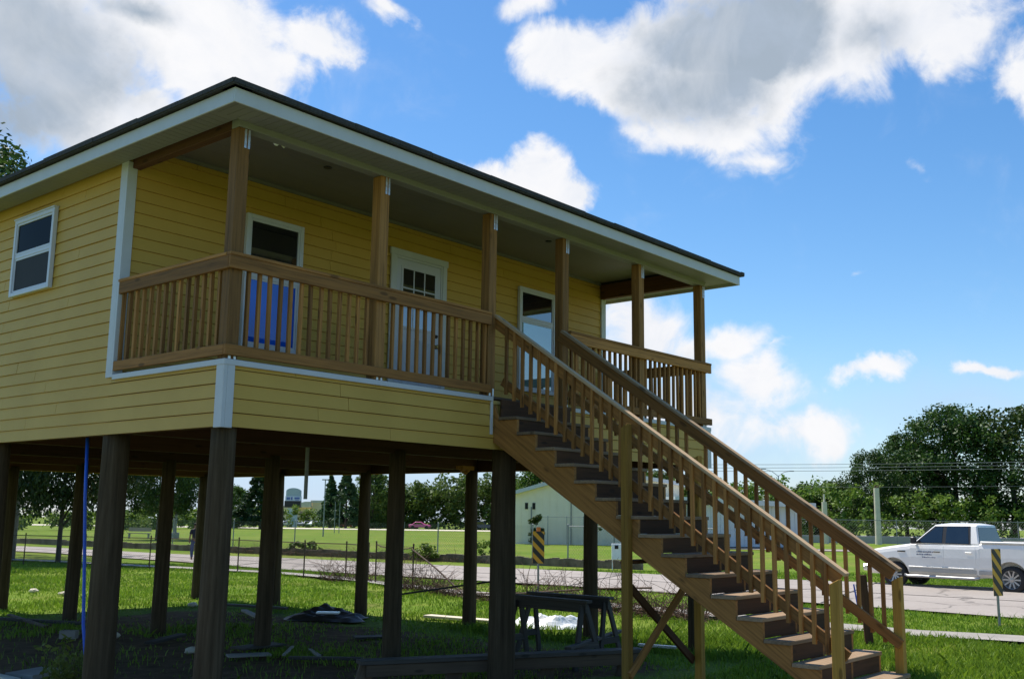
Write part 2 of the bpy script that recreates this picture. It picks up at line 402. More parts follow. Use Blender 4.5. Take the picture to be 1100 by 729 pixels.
    base = mixc(nt, hz.outputs[0], skyc, tuple(x*CL for x in (.52, .71, .97)))
    out = mixc(nt, mr.outputs[0], base, ccol)
    nt.links.new(out, bg.inputs['Color']); bg.inputs['Strength'].default_value = SKY_STR
SKY_STR, SKY_SAT, SKY_VAL, SKY_HUE, CL = .15, 1.29, .88, .5, 5.3
CLOUDS = [(40, 60, 170, 150, 1.), (215, 60, 150, 100, 1.15), (330, 40, 60, 45, .7), (120, 150, 170, 70, 1.), (-150, 80, 200, 200, .9),
          (410, 4, 50, 20, .5), (640, 75, 95, 62, 1.1), (770, 60, 170, 95, 1.3), (750, 135, 85, 50, .8), (960, 10, 170, 70, 1.2), (1040, 35, 110, 60, .9), (1110, 80, 60, 50, .7), (870, 60, 110, 70, .9), (800, 165, 60, 35, .4), (585, 10, 60, 30, .6),
          (545, 200, 115, 50, 1.25), (608, 212, 60, 34, 1.1), (945, 402, 52, 17, .75), (1045, 411, 48, 14, .8), (975, 160, 22, 18, .36), (945, 293, 18, 9, .3), (990, 300, 60, 16, .22),
          (825, 400, 75, 60, .8), (800, 358, 75, 36, .7), (750, 455, 140, 60, .7), (870, 465, 70, 45, .7), (690, 360, 90, 70, .75), (700, 440, 80, 60, .6), (850, 368, 45, 10, .4)]
GREYS = [(10, 85, 160, 150, 1.3), (-100, 100, 200, 200, 1.1), (150, 20, 60, 30, .5), (790, 35, 120, 75, 1.25), (740, 90, 100, 60, .7), (920, 40, 70, 40, .5), (700, 420, 120, 60, .35)]
HAZES = [(700, 470, 340, 130, .95), (350, 520, 460, 60, 1.0), (1000, 450, 240, 70, .6), (60, 190, 120, 60, .5)]

# ------------------------------------------------------------------ ground, roads
def build_ground():
    ws = [-400, -60, -20, -8, 0]+[float(x) for x in range(2, 36)]+[40, 50, 60, 80, 100, 130, 170, 220, 300, 420, 600, 900, 1400, 2200]
    ls = [-2000, -900, -400, -200, -100, -60, -40, -30]+[float(x) for x in range(-24, 25)]+[30, 40, 60, 100, 200, 400, 900, 2000]
    vs = []; fs = []
    for i, w in enumerate(ws):
        for l in ls:
            h = .0
            if 4 < w < 34 and abs(l) < 23: h = .03*math.sin(l*1.7+w*.6)*math.sin(w*1.1-l*.4)-.02
            vs.append(lw(l, w, h))
    n = len(ls)
    for i in range(len(ws)-1):
        for k in range(n-1): fs.append((i*n+k, i*n+k+1, (i+1)*n+k+1, (i+1)*n+k))
    m = MB(); m.add(vs, fs); o = m.build('ground', GROUND, smooth=True); tag(o, kind='structure')
def strip(name, near, far, mat, h, n=24, jag=0):
    """a paved ribbon between two polylines given as (column, metres out)"""
    def res(pl):
        P = [lw((u-550-(0))*w/FPX, w) for u, w in pl]
        L = [0]
        for a, b in zip(P, P[1:]): L.append(L[-1]+(b-a).length)
        out = []
        for k in range(n+1):
            t = L[-1]*k/n; i = max(j for j in range(len(L)) if L[j] <= t+1e-6); i = min(i, len(P)-2)
            out.append(P[i].lerp(P[i+1], (t-L[i])/(L[i+1]-L[i])))
        return out
    A, B = res(near), res(far); vs = []; cols = 4; fs = []
    for a, b in zip(A, B):
        for c in range(cols+1):
            p = a.lerp(b, c/cols)
            if jag and c in (0, cols): p += Vector((rnd.uniform(-jag, jag), rnd.uniform(-jag, jag), 0))
            w = (p-CAM).dot(FH); p.z = gz(w)+h; vs.append(p)
    for k in range(n):
        for c in range(cols): i = k*(cols+1)+c; fs.append((i, i+1, i+cols+2, i+cols+1))
    m = MB(); m.add(vs, fs); o = m.build(name, mat); tag(o, kind='structure'); return A, B
NEAR = [(1600, 18.5), (1250, 21), (1100, 22.8), (967, 24.8), (780, 28), (620, 31.3), (470, 34.2), (300, 38.9), (200, 44.4), (60, 53), (-300, 75)]
FAR = [(1500, 26), (1250, 30.9), (1100, 32.8), (967, 34.7), (780, 37.2), (620, 40.5), (470, 44.5), (300, 50.5), (200, 53), (60, 62), (-300, 84)]
SWN = [(1500, 15.8), (1100, 18.3), (969, 19.2), (780, 22), (560, 26.3), (493, 27.8), (433, 30.0), (388, 32.3), (300, 35.6), (60, 42.3), (-200, 50)]
SWF = [(1500, 16.7), (1100, 19.3), (969, 20.2), (780, 23), (560, 27.4), (493, 29.0), (433, 31.3), (388, 33.6), (300, 36.8), (60, 43.6), (-200, 51.6)]
build_ground()
RA, RB = strip('road', NEAR, FAR, ROAD, .045, 60)
SA, SB = strip('sidewalk', SWN, SWF, CONC, .06, 50, .05)
strip('highway', [(-900, 205), (-200, 205), (500, 205), (1200, 205), (2400, 205)], [(-900, 232), (-200, 232), (500, 232), (1200, 232), (2400, 232)], CONCW, .05, 30)
strip('service_road', [(690, 84), (870, 80), (1000, 76), (1300, 70)], [(690, 90), (870, 86), (1000, 82), (1300, 76)], ROAD, .05, 20)
strip('unseen_bounce_paving', [(-5500, 2.5), (6500, 2.5)], [(-3500, 10.2), (4500, 10.2)], ASPH, .045, 20)  # added out of view to bounce neutral light onto the house front
m = MB()                                                # transverse joints in the concrete road
for k in range(3, 58, 5):
    a, b = RA[k], RB[k]; a = a.lerp(b, .01); b = a.lerp(b, .98)
    pts = []
    for t in range(9):
        p = a.lerp(b, t/8); p.z = gz((p-CAM).dot(FH))+.052; pts.append(p)
    for p, q in zip(pts, pts[1:]): m.bar(p, q, .05, .006)
pts = []
for k in range(0, 61): p = RA[k].lerp(RB[k], .47); p.z = gz((p-CAM).dot(FH))+.053; pts.append(p)
for p, q in zip(pts, pts[1:]): m.bar(p, q, .05, .006)
o = m.build('road_joints', TAR); tag(o, kind='structure')

# ------------------------------------------------------------------ the house
D, W, YB = 2.092, 9.24, 14.1
ZB, ZT, ZF, ZS, ZC = 2.893, 3.517, 3.548, 5.972, 6.215
ZFB, ZFT = 5.93, 6.075
ZR = 4.60
EXP = .14
house = thing('raised_house', 'yellow lap-sided raised house on timber piles with white trim and a deep front porch', 'house', (0, 0, 0))

def clap(m, a, b, n, z0, z1, zo=ZB, seam=3.7):
    a, b, n = Vector((*a, 0)), Vector((*b, 0)), Vector((*n, 0)); L = (b-a).length; d = (b-a)/L
    k = int(math.floor((z0-zo)/EXP+1e-6))
    while zo+k*EXP < z1-.01:
        lo, hi = max(z0, zo+k*EXP), min(z1, zo+(k+1)*EXP); 
        s = 0; cuts = [0]; s = rnd.uniform(.8, seam)
        while s < L-.6: cuts.append(s); s += rnd.uniform(seam*.8, seam*1.1)
        cuts.append(L)
        for c0, c1 in zip(cuts, cuts[1:]):
            e0 = 0 if c0 == 0 else .0025; e1 = 0 if c1 == L else .0025
            p, q = a+d*(c0+e0), a+d*(c1-e1); j = rnd.uniform(-.0012, .0012)
            ob, ot = n*(.024+j), n*(.010+j); zl = Vector((0,0,lo+j)); zh = Vector((0,0,hi-.0065 if hi-lo > .05 else hi))
            m.add([p+zl, q+zl, q+zl+ob, p+zl+ob, p+zh, q+zh, q+zh+ot, p+zh+ot], [(0,3,2,1),(4,5,6,7),(0,1,5,4),(1,2,6,5),(2,3,7,6),(3,0,4,7)])
        k += 1
def wall(name, claps, core):
    m = MB()
    for c in claps: clap(m, *c)
    m.box(*core)
    return m.build(name, SIDING, house)
wall('wall', [((0, D), (0, YB), (-1, 0), ZB, ZS), ((0, 0), (0, D), (-1, 0), ZB, ZT-.012)], (.0, D+.1, ZB+.02, .10, YB-.1, 6.15))
wall('wall', [((.0, D), (W, D), (0, -1), ZF+.0, ZC-.035)], (.0, D, ZF, W, D+.10, 6.2))
wall('wall', [((W, D), (W, YB), (1, 0), ZB, ZS), ((W, 0), (W, D), (1, 0), ZB, ZT-.012)], (W-.1, D+.1, ZB+.02, W, YB-.1, 6.15))
wall('wall', [((0, YB), (W, YB), (0, 1), ZB, ZS)], (.0, YB-.1, ZB+.02, W, YB, 6.15))
m = MB(); clap(m, (0, 0), (W, 0), (0, -1), ZB, ZT-.012); m.build('porch_skirt', SIDING, house)
# trim
m = MB()
m.box(-.044, D-.002, ZT-.004, -.001, D+.10, ZS); m.box(-.044, D-.044, ZT-.004, .075, D-.0025, ZS)                  # corner of the living-room wall
m.build('corner_trim', WHITE, house, bevel=.003)
m = MB(); m.box(-.042, -.042, ZB-.012, -.001, .085, ZT-.014); m.box(-.0005, -.042, ZB-.012, .085, -.001, ZT-.014); m.build('corner_trim', WHITE, house, bevel=.003)
m = MB(); m.box(W-.085, -.042, ZB-.012, W+.0005, -.001, ZT-.014); m.box(W+.001, -.042, ZB-.012, W+.042, .085, ZT-.014); m.build('corner_trim', WHITE, house, bevel=.003)
m = MB(); m.box(W-.09, D-.044, ZF, W+.044, D-.001, ZC-.04); m.box(W+.001, D, ZF, W+.042, D+.09, ZS); m.build('corner_trim', WHITE, house, bevel=.003)
m = MB(); m.box(-.047, -.047, ZT-.032, 3.875, -.0005, ZT+.024); m.box(-.047, 0, ZT-.032, -.0005, D-.047, ZT+.024)
m.box(5.56, -.047, ZT-.032, W+.047, -.0005, ZT+.024); m.box(W+.0005, 0, ZT-.032, W+.047, D+.08, ZT+.024); m.build('skirt_cap_trim', WHITE, house, bevel=.003)
m = MB(); m.box(3.838, -.043, 3.07, 3.875, -.0205, ZT-.034); m.build('skirt_end_trim', WHITE, house, bevel=.002)
m = MB(); m.box(.08, D-.046, ZC-.045, W-.1, D-.0215, ZC-.003); m.build('wall_top_moulding', CEIL, house)
# deck and framing
m = MB()
y = -.018
while y < D-.03:
    m.box(-.005, y, ZF-.032, W+.005, min(y+.138, D), ZF); y += .142
m.build('deck_boards', WOODD, house, bevel=.002)
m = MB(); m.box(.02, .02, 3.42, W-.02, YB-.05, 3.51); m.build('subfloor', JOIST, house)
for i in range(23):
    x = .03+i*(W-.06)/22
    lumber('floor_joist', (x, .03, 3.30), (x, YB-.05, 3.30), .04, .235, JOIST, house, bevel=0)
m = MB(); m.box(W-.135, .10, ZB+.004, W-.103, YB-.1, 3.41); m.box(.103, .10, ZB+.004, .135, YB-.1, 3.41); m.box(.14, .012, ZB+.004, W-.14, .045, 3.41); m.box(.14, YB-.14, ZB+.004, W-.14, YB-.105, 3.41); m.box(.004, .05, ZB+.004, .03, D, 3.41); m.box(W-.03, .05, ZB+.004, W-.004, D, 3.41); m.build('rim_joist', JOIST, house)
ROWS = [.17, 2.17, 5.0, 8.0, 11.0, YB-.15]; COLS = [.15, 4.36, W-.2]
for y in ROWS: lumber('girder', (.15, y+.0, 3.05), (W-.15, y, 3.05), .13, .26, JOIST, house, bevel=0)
# timber piles
def pile(x, y, r, seed):
    rr = random.Random(seed); m = MB(); n = 14; k = 10
    lean = (rr.uniform(-.02, .02), rr.uniform(-.02, .02)); pts = []; rs = []
    vs = []
    for i in range(k+1):
        z = -.1+(2.96+.1)*i/k
        c = Vector((x+lean[0]*(1-i/k), y+lean[1]*(1-i/k), z)); ra = r*(1.13-.16*i/k)
        for q in range(n):
            t = 2*PI*q/n
            vs.append(c+Vector((math.cos(t), math.sin(t), 0))*ra*(1+.035*math.sin(3*t+seed)+.02*math.sin(5*t-i*.7+seed)+rr.uniform(-.012, .012)))
    fs = [(i*n+q, i*n+(q+1)%n, (i+1)*n+(q+1)%n, (i+1)*n+q) for i in range(k) for q in range(n)]
    fs.append(tuple(k*n+q for q in range(n))); m.add(vs, fs)
    return m.build('foundation_pile', PILE, house, smooth=True)
sd = 0
for yi, y in enumerate(ROWS):
    for xi, x in enumerate(COLS):
        sd += 1
        r = {(0, 0): .125, (0, 1): .145, (1, 0): .155}.get((xi, yi), .118)
        if xi == 0 and yi == 5: continue
        pile(x+rnd.uniform(-.02, .02), y+rnd.uniform(-.03, .03), r, sd)
# roof
roof = MB(); OX0, OX1, OY0, OY1 = -.38, W+.376, -.45, YB+.4
cx = (OX0+OX1)/2; hw = (OX1-OX0)/2; SL = math.tan(math.radians(16.5)); e = .055
za = ZFT+.004; zr_ = za+(hw+e)*SL
a = [(OX0-e, OY0-e, za), (OX1+e, OY0-e, za), (OX1+e, OY1+e, za), (OX0-e, OY1+e, za), (cx, OY0+hw, zr_), (cx, OY1-hw, zr_)]
b = [(x, y, z+.052) for x, y, z in a]
roof.add(a+b, [(0,4,1), (1,4,5,2), (2,5,3), (3,5,4,0), (6,7,10), (7,8,11,10), (8,9,11), (9,6,10,11), (0,1,7,6), (1,2,8,7), (2,3,9,8), (3,0,6,9)])
ro = roof.build('roof', SHINGLE, house)
# shingle courses lifted a little along the eaves so the edge is uneven
m = MB(); rr = random.Random(3)
x = OX0-e
while x < OX1+e-.1:
    L = rr.uniform(.5, 1.1); h = rr.uniform(.004, .016); m.box(x+.004, OY0-e-rr.uniform(.003, .016), za+.012, min(x+L, OX1+e), OY0-e+.25, za+.050+h); x += L
y = OY0-e
while y < OY1:
    L = rr.uniform(.5, 1.2); h = rr.uniform(.004, .018)
    m.box(OX0-e-rr.uniform(.003, .018), y+.004, za+.012, OX0-e+.25, y+L, za+.050+h)
    y += L
m.build('shingle_edge', SHINGLE, ro)
m = MB(); m.box(OX0, OY0, ZFB, OX1, OY0+.02, ZFT); m.build('fascia', WHITE, ro, bevel=.003)
m = MB(); m.box(OX0, OY0+.0205, ZFB, OX0+.02, OY1-.0205, ZFT); m.build('fascia', WHITE, ro, bevel=.003)
m = MB(); m.box(OX1-.02, OY0+.0205, ZFB, OX1, OY1-.0205, ZFT); m.build('fascia', WHITE, ro, bevel=.003)
m = MB(); m.box(OX0, OY1-.02, ZFB, OX1, OY1, ZFT); m.build('fascia', WHITE, ro, bevel=.003)
# soffit: vinyl panels with grooves, run square to the fascia
def soffit(x0, y0, x1, y1, along):
    m = MB(); p = .105; g = .006
    if along == 'x':
        x = x0
        while x < x1-.01: m.box(x, y0, ZS, min(x+p-g, x1), y1, ZS+.012); x += p
    else:
        y = y0
        while y < y1-.01: m.box(x0, y, ZS, x1, min(y+p-g, y1), ZS+.012); y += p
    m.box(x0, y0, ZS+.008, x1, y1, ZS+.03)
    return m.build('soffit', SOFFIT, ro)
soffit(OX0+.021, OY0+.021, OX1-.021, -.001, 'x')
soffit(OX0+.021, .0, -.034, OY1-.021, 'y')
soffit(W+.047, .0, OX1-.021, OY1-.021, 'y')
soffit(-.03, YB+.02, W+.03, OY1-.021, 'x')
# porch ceiling and beams
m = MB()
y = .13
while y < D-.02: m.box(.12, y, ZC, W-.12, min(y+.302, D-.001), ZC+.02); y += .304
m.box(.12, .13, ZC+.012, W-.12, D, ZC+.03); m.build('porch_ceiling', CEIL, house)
for x, y in ((1.95, 1.0), (6.28, 1.0)):
    m = MB(); m.lathe([(.0, -.012), (.045, -.012), (.052, -.004), (.052, 0)], (x, y, ZC), (0,0,1), 16); m.build('ceiling_junction_box', BLACK, house)
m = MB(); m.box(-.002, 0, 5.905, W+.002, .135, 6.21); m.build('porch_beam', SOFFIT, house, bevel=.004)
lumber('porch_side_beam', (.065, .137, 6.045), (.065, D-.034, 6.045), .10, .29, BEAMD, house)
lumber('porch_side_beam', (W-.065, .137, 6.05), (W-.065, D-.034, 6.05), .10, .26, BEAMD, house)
# posts with steel straps
PX = [.07, 2.0, 3.8875, 5.418, 7.324, W-.07]
for i, x in enumerate(PX):
    p = lumber('porch_post', (x, .078, ZF), (x, .078, 5.904), .14, .14, WOODP, house, up=(1,0,0), bevel=.006)
    m = MB()
    for dx in (.0, .042): m.box(x+dx, .0045, 5.70, x+dx+.026, .0075, 5.897)
    for dx in (.0, .042):
        for z in (5.74, 5.79, 5.85): m.lathe([(.0, .004), (.006, .004), (.008, 0)], (x+dx+.013, .0045, z), (0,-1,0), 8)
    s = m.build('steel_strap', STEEL, None); s.parent = p; s.matrix_local = LM[p.name].inverted()
    m = MB(); m.box(x-.045, .0035, ZF-.02, x-.015, .007, ZF+.10); m.box(x+.02, .0035, ZF-.02, x+.045, .007, ZF+.10)
    s = m.build('base_strap', STEEL, None); s.parent = p; s.matrix_local = LM[p.name].inverted()
# railings
BALM = MB(); BALM.box(0, -.018, -.018, .80, .018, .018); BALMESH = BALM.mesh('baluster', WOOD)
def baluster(parent, x, y, z, L=.80, tilt=0, mesh=None):
    o = link('baluster', mesh or BALMESH, None, parent)
    M = Matrix.Translation((x, y, z)) @ Matrix.Rotation(tilt+rnd.uniform(-.006, .006), 4, 'X') @ Matrix.Rotation(rnd.uniform(-.006, .006), 4, 'Y') @ Matrix.Rotation(-PI/2, 4, 'Y')
    o.matrix_local = M
    return o
def subboard(par, name, p, q, w, h, mat=WOOD, up=(0,0,1)): return lumber(name, p, q, w, h, mat, par, up)
def rail_empty(name):
    o = bpy.data.objects.new(name, None); COL.objects.link(o); o.parent = house; o.empty_display_size = .1; return o
def railing_x(x0, x1, ext0=0, ext1=0):
    o = rail_empty('porch_railing'); yo = -.012
    subboard(o, 'top_rail', (x0-ext0, yo-.008, 4.505), (x1+ext1, yo-.008, 4.505), .038, .13)
    subboard(o, 'cap_rail', (x0-ext0, yo+.012, 4.588), (x1+ext1, yo+.012, 4.588), .092, .034)
    subboard(o, 'bottom_rail', (x0-ext0, yo-.008, 3.635), (x1+ext1, yo-.008, 3.635), .038, .105)
    n = round((x1-x0)/.134)
    for i in range(n):
        x = x0+.10+(x1-x0-.16)*i/(n-1)
        if any(abs(x-q) < .085 for q in PX): continue
        baluster(o, x, .030, 3.66, .8)
    return o
railing_x(.0, 3.83, .038, 0)
railing_x(5.475, W, 0, .10)
def railing_y(xo, s, y1):
    o = rail_empty('porch_railing')
    subboard(o, 'top_rail', (xo, .001, 4.505), (xo, y1, 4.505), .038, .13)
    subboard(o, 'cap_rail', (xo-s*.022, .036, 4.588), (xo-s*.022, y1, 4.588), .092, .034)
    subboard(o, 'bottom_rail', (xo, .001, 3.635), (xo, y1, 3.635), .038, .105)
    n = 14
    for i in range(n): baluster(o, xo-s*.042, .20+(y1-.24)*i/(n-1), 3.66)
    return o
railing_y(-.021, -1, D-.02)
railing_y(W+.021, 1, D-.02)
# windows
def window_y(name, x0, x1, z0, z1, y, n, mats, zmid, trim=.055):
    """window in a wall facing -Y (n = -1); builds frame, sashes, panes as parts"""
    f = MB(); d = .045
    f.box(x0, y-d, z0, x0+trim, y+.01, z1); f.box(x1-trim, y-d, z0, x1, y+.01, z1)
    f.box(x0+trim, y-d, z0, x1-trim, y+.01, z0+trim); f.box(x0+trim, y-d, z1-trim, x1-trim, y+.01, z1)
    f.box(x0+trim, y-d+.012, zmid-.024, x1-trim, y+.01, zmid+.024)
    fo = f.build('window', VINYL, house, bevel=.004)
    for (a, b, mt, dd) in ((zmid+.024, z1-trim, mats[0], .012), (z0+trim, zmid-.024, mats[1], .018)):
        s = MB(); q = .028
        s.box(x0+trim, y-d+dd, a, x0+trim+q, y, b); s.box(x1-trim-q, y-d+dd, a, x1-trim, y, b)
        s.box(x0+trim+q, y-d+dd, a, x1-trim-q, y, a+q); s.box(x0+trim+q, y-d+dd, b-q, x1-trim-q, y, b)
        s.build('sash', VINYL, fo, bevel=.002)
        g = MB(); g.box(x0+trim+q, y-.019, a+q, x1-trim-q, y-.010, b-q); g.build('pane', mt, fo)
    return fo
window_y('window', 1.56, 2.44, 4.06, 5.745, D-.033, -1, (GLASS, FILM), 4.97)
window_y('window', 6.83, 7.78, 4.05, 5.755, D-.033, -1, (GLASS, GLASST), 5.22)
def window_x(y0, y1, z0, z1, x, mats, zmid, trim=.05):
    f = MB(); d = .045
    f.box(x-d, y0, z0, x+.01, y0+trim, z1); f.box(x-d, y1-trim, z0, x+.01, y1, z1)
    f.box(x-d, y0+trim, z0, x+.01, y1-trim, z0+trim); f.box(x-d, y0+trim, z1-trim, x+.01, y1-trim, z1)
    f.box(x-d-.012, y0-.01, z1, x+.01, y1+.01, z1+.02)
    f.box(x-d+.012, y0+trim, zmid-.024, x+.01, y1-trim, zmid+.024)
    fo = f.build('window', VINYL, house, bevel=.004)
    for (a, b, mt, dd) in ((zmid+.024, z1-trim, mats[0], .012), (z0+trim, zmid-.024, mats[1], .018)):
        s = MB(); q = .026
        s.box(x-d+dd, y0+trim, a, x, y0+trim+q, b); s.box(x-d+dd, y1-trim-q, a, x, y1-trim, b)
        s.box(x-d+dd, y0+trim+q, a, x, y1-trim-q, a+q); s.box(x-d+dd, y0+trim+q, b-q, x, y1-trim-q, b)
        s.build('sash', VINYL, fo, bevel=.002)
        g = MB(); g.box(x-.019, y0+trim+q, a+q, x-.010, y1-trim-q, b-q); g.build('pane', mt, fo)
window_x(3.67, 4.72, 4.725, 5.725, -.033, (glass_mat('plain_window_glass', (.006, .008, .008), 1.10), SCREEN), 5.24)
# door
x0, x1, z1 = 4.01, 5.14, 5.81; y = D-.033
f = MB(); t = .085
f.box(x0, y-.03, ZF, x0+t, y, z1); f.box(x1-t, y-.03, ZF, x1, y, z1); f.box(x0-.02, y-.034, z1-t, x1+.02, y-.001, z1+.01)
f.box(x0+t, y-.02, ZF, x0+t+.035, y+.0, z1-t); f.box(x1-t-.035, y-.02, ZF, x1-t, y, z1-t); f.box(x0+t+.035, y-.02, z1-t-.035, x1-t-.035, y, z1-t)
f.box(x0+t, y-.06, ZF, x1-t, y, ZF+.03)
df = f.build('door', WHITE, house, bevel=.003)
a0, a1 = x0+t+.037, x1-t-.037
m = MB(); m.box(a0, y-.012, ZF+.032, a1, y-.002, z1-t-.037)
gx0, gx1, gz0, gz1 = a0+.12, a1-.12, 4.72, z1-t-.17
q = .022
m.box(gx0-.04, y-.022, gz0-.04, gx0, y-.012, gz1+.04); m.box(gx1, y-.022, gz0-.04, gx1+.04, y-.012, gz1+.04); m.box(gx0, y-.022, gz0-.04, gx1, y-.012, gz0); m.box(gx0, y-.022, gz1, gx1, y-.012, gz1+.04)
for k in (1, 2): 
    xx = gx0+(gx1-gx0)*k/3; m.box(xx-q/2, y-.021, gz0, xx+q/2, y-.012, gz1)
    zz = gz0+(gz1-gz0)*k/3; m.box(gx0, y-.0195, zz-q/2, gx1, y-.012, zz+q/2)
for c in (0, 1):
    xa = a0+.11+c*(a1-a0-.14)/2; xb = xa+(a1-a0)/2-.15
    m.box(xa, y-.018, ZF+.22, xb, y-.012, 4.55); m.box(xa+.035, y-.023, ZF+.255, xb-.035, y-.018, 4.515)
m.build('door_leaf', DOORW, df, bevel=.003)
m = MB(); m.box(gx0, y-.0155, gz0, gx1, y-.0125, gz1); m.build('pane', GLASS, df)
m = MB(); m.lathe([(.0, .055), (.02, .055), (.03, .045), (.03, .03), (.012, .02), (.012, .005), (.03, .004), (.03, 0)], (a1-.07, y-.012, 4.50), (0,-1,0), 18); m.build('handle', BRASS, df, smooth=True)
m = MB(); m.lathe([(.0, .025), (.022, .024), (.028, .0)], (a1-.07, y-.012, 4.655), (0,-1,0), 18); m.build('deadbolt', BLACK, df, smooth=True)
# twin floodlight on the beam, bulb and cut-off pipe hanging under the floor
m = MB(); c = Vector((.62, .19, 5.99)); m.lathe([(.0, .0), (.05, .0), (.055, .02), (.0, .03)], c, (0, 0, -1), 14)
for s in (-1, 1):
    m.tube([c+Vector((0,0,-.02)), c+Vector((s*.035, .0, -.05))], .012, 8)
    m.lathe([(.022, 0), (.030, .03), (.048, .085), (.05, .10), (.0, .095)], c+Vector((s*.035, 0, -.05)), (s*.5, -.55, -.5), 14)
m.v = [tuple(c+(Vector(q)-c)*.62) for q in m.v]; m.build('flood_light', STEEL, house, smooth=False)
m = MB(); m.tube([(3.0, 2.45, 2.26), (3.0, 2.45, 2.95)], .026, 10); m.build('drain_pipe', STEELD, house)
m = MB(); m.box(7.6, 3.92, 2.86, 7.9, 4.08, 2.93); m.tube([(7.65, 4.0, 2.86), (7.75, 4.0, 2.80), (7.84, 4.0, 2.86)], .03, 8); m.build('pipe_bracket', WOOD, house)

# ------------------------------------------------------------------ staircase
st = thing('wooden_staircase', 'long straight timber staircase climbing from the grass to the porch, with railings on both sides', 'staircase', (0, 0, 0))
XN, XFAR = 3.93, 5.40                                    # near and far stringer planes
def ty(i): return -2.733-.291*(i-10)                     # back edge of tread i
def tz(i): return 1.515-.1965*(i-10)
ANG = math.atan2(.1965, .291); SLP = .1965/.291
NT = 17
def stringer(x, w):
    pts = [(0.02, 3.50), (0.02, 2.93)]
    pts = [(-.022, tz(1)+.16), (-.022, 2.98)]
    yb = ty(NT)-.291
    pts.append((yb+.22, .0+.02)); pts.append((yb, .02))
    zz = tz(NT)-.04; pts.append((yb, zz))
    for i in range(NT, 0, -1):
        pts.append((ty(i), tz(i)-.04))
        if i > 1: pts.append((ty(i), tz(i-1)-.04))
    # local frame: x along the slope
    c, s = math.cos(ANG), math.sin(ANG)
    loc = [((y*c+z*s), (-y*s+z*c)) for y, z in pts]
    m = MB(); m.prism([(a, -w/2, b) for a, b in loc], (0, w, 0))
    o = m.build('stringer', WOOD, st, bevel=.003)
    M = Matrix.Identity(4); d = Vector((0, c, s)); n = Vector((0, -s, c)); sd_ = n.cross(d)
    for k in range(3): M[k][0], M[k][1], M[k][2], M[k][3] = d[k], sd_[k], n[k], (x if k == 0 else 0)
    o.matrix_local = M; return o
for x in (XN, (XN+XFAR)/2, XFAR): stringer(x, .042)
for i in range(1, NT+1):
    dx = rnd.uniform(-.008, .008)
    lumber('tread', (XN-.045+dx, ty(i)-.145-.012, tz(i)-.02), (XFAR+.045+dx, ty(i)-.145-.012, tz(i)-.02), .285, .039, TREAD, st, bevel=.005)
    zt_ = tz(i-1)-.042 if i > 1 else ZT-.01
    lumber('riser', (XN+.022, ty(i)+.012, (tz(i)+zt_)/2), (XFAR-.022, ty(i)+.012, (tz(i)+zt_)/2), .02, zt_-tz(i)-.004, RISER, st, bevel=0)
def nose(y): return tz(1)+ (y-(ty(1)-.291))*SLP           # nosing line
def stair_rail(x, s):
    """s = -1: balusters on the left-hand (outer) face"""
    o = bpy.data.objects.new('stair_railing', None); COL.objects.link(o); o.parent = st; o.empty_display_size = .1
    y0, y1 = .004, -4.44; top = lambda y: 4.565+(y+.046)*.672
    upn = Vector((0, -math.sin(ANG), math.cos(ANG)))
    P = lambda y, off: Vector((x, y, top(y)))+upn*off
    if s > 0: sx_ = .018
    else: sx_ = .018
    lumber('hand_rail', P(y0, -.10)+Vector((-s*sx_, 0, 0)), P(y1, -.10)+Vector((-s*sx_, 0, 0)), .038, .125, WOOD, o, up=tuple(upn))
    lumber('cap_rail', P(y0, -.019)+Vector((-s*.008, 0, 0)), P(y1-.03, -.019)+Vector((-s*.008, 0, 0)), .090, .036, CAPW, o, up=tuple(upn))
    b = lambda y: top(y)-.79
    B0, B1 = Vector((x-s*.018, -.10, b(-.10))), Vector((x-s*.018, y1, b(y1)))
    lumber('bottom_rail', B0, B1, .036, .105, WOOD, o, up=tuple(upn))
    n = 32
    mb = MB(); mb.box(0, -.018, -.018, .86, .018, .018)
    # tops cut to the slope of the rail
    mb.v = [(xx-(0 if yy == 0 else 0), yy, zz) for xx, yy, zz in mb.v]
    me = mb.mesh('baluster', WOOD)
    for i in range(n):
        y = -.19-.1312*i
        if y < y1+.03: break
        if min(abs(y+2.02), 9) < .07 : continue
        baluster(o, x+s*.020, y, b(y)-.115, mesh=me)
    return o
stair_rail(3.965, -1); stair_rail(5.365, 1)
for (x, y, zt_, s) in ((3.865, -2.03, 3.075, -1), (3.865, -4.39, 1.50, -1), (5.445, -2.0, 2.80, 1), (5.42, -4.40, 1.47, 1)):
    o = lumber('newel_post' if y < -3 else 'support_post', (x, y, -.15), (x, y, zt_+.04), .092, .092, WOODY, st, up=(1, 0, 0), bevel=.004, top_cut=0)
    # sloping saw cut on top
    me = o.data; L = zt_+.19
    for v in me.vertices:
        if v.co.x > L*.5: v.co.x -= (.05 if v.co.y < 0 else 0)
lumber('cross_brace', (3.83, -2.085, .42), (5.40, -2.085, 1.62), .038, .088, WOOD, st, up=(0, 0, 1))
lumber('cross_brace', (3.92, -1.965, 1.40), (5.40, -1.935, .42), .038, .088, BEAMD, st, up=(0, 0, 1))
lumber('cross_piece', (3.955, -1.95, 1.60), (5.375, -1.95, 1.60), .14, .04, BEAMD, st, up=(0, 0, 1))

# ------------------------------------------------------------------ things under and around the house
m = MB()
T0 = Vector((.2, 2.94, 2.92)); pts = [T0+RH*q+Vector((0, 0, -z)) for q, z in ((0, 0), (.03, .7), (.08, 1.4), (.125, 2.1), (.20, 2.6), (.30, 2.91))]
m.tube(pts, .019, 10)
o = m.build('water_pipe', BLUEP, smooth=True); tag(o, 'bright blue plastic water pipe hanging from the floor behind the left front pile', 'pipe')

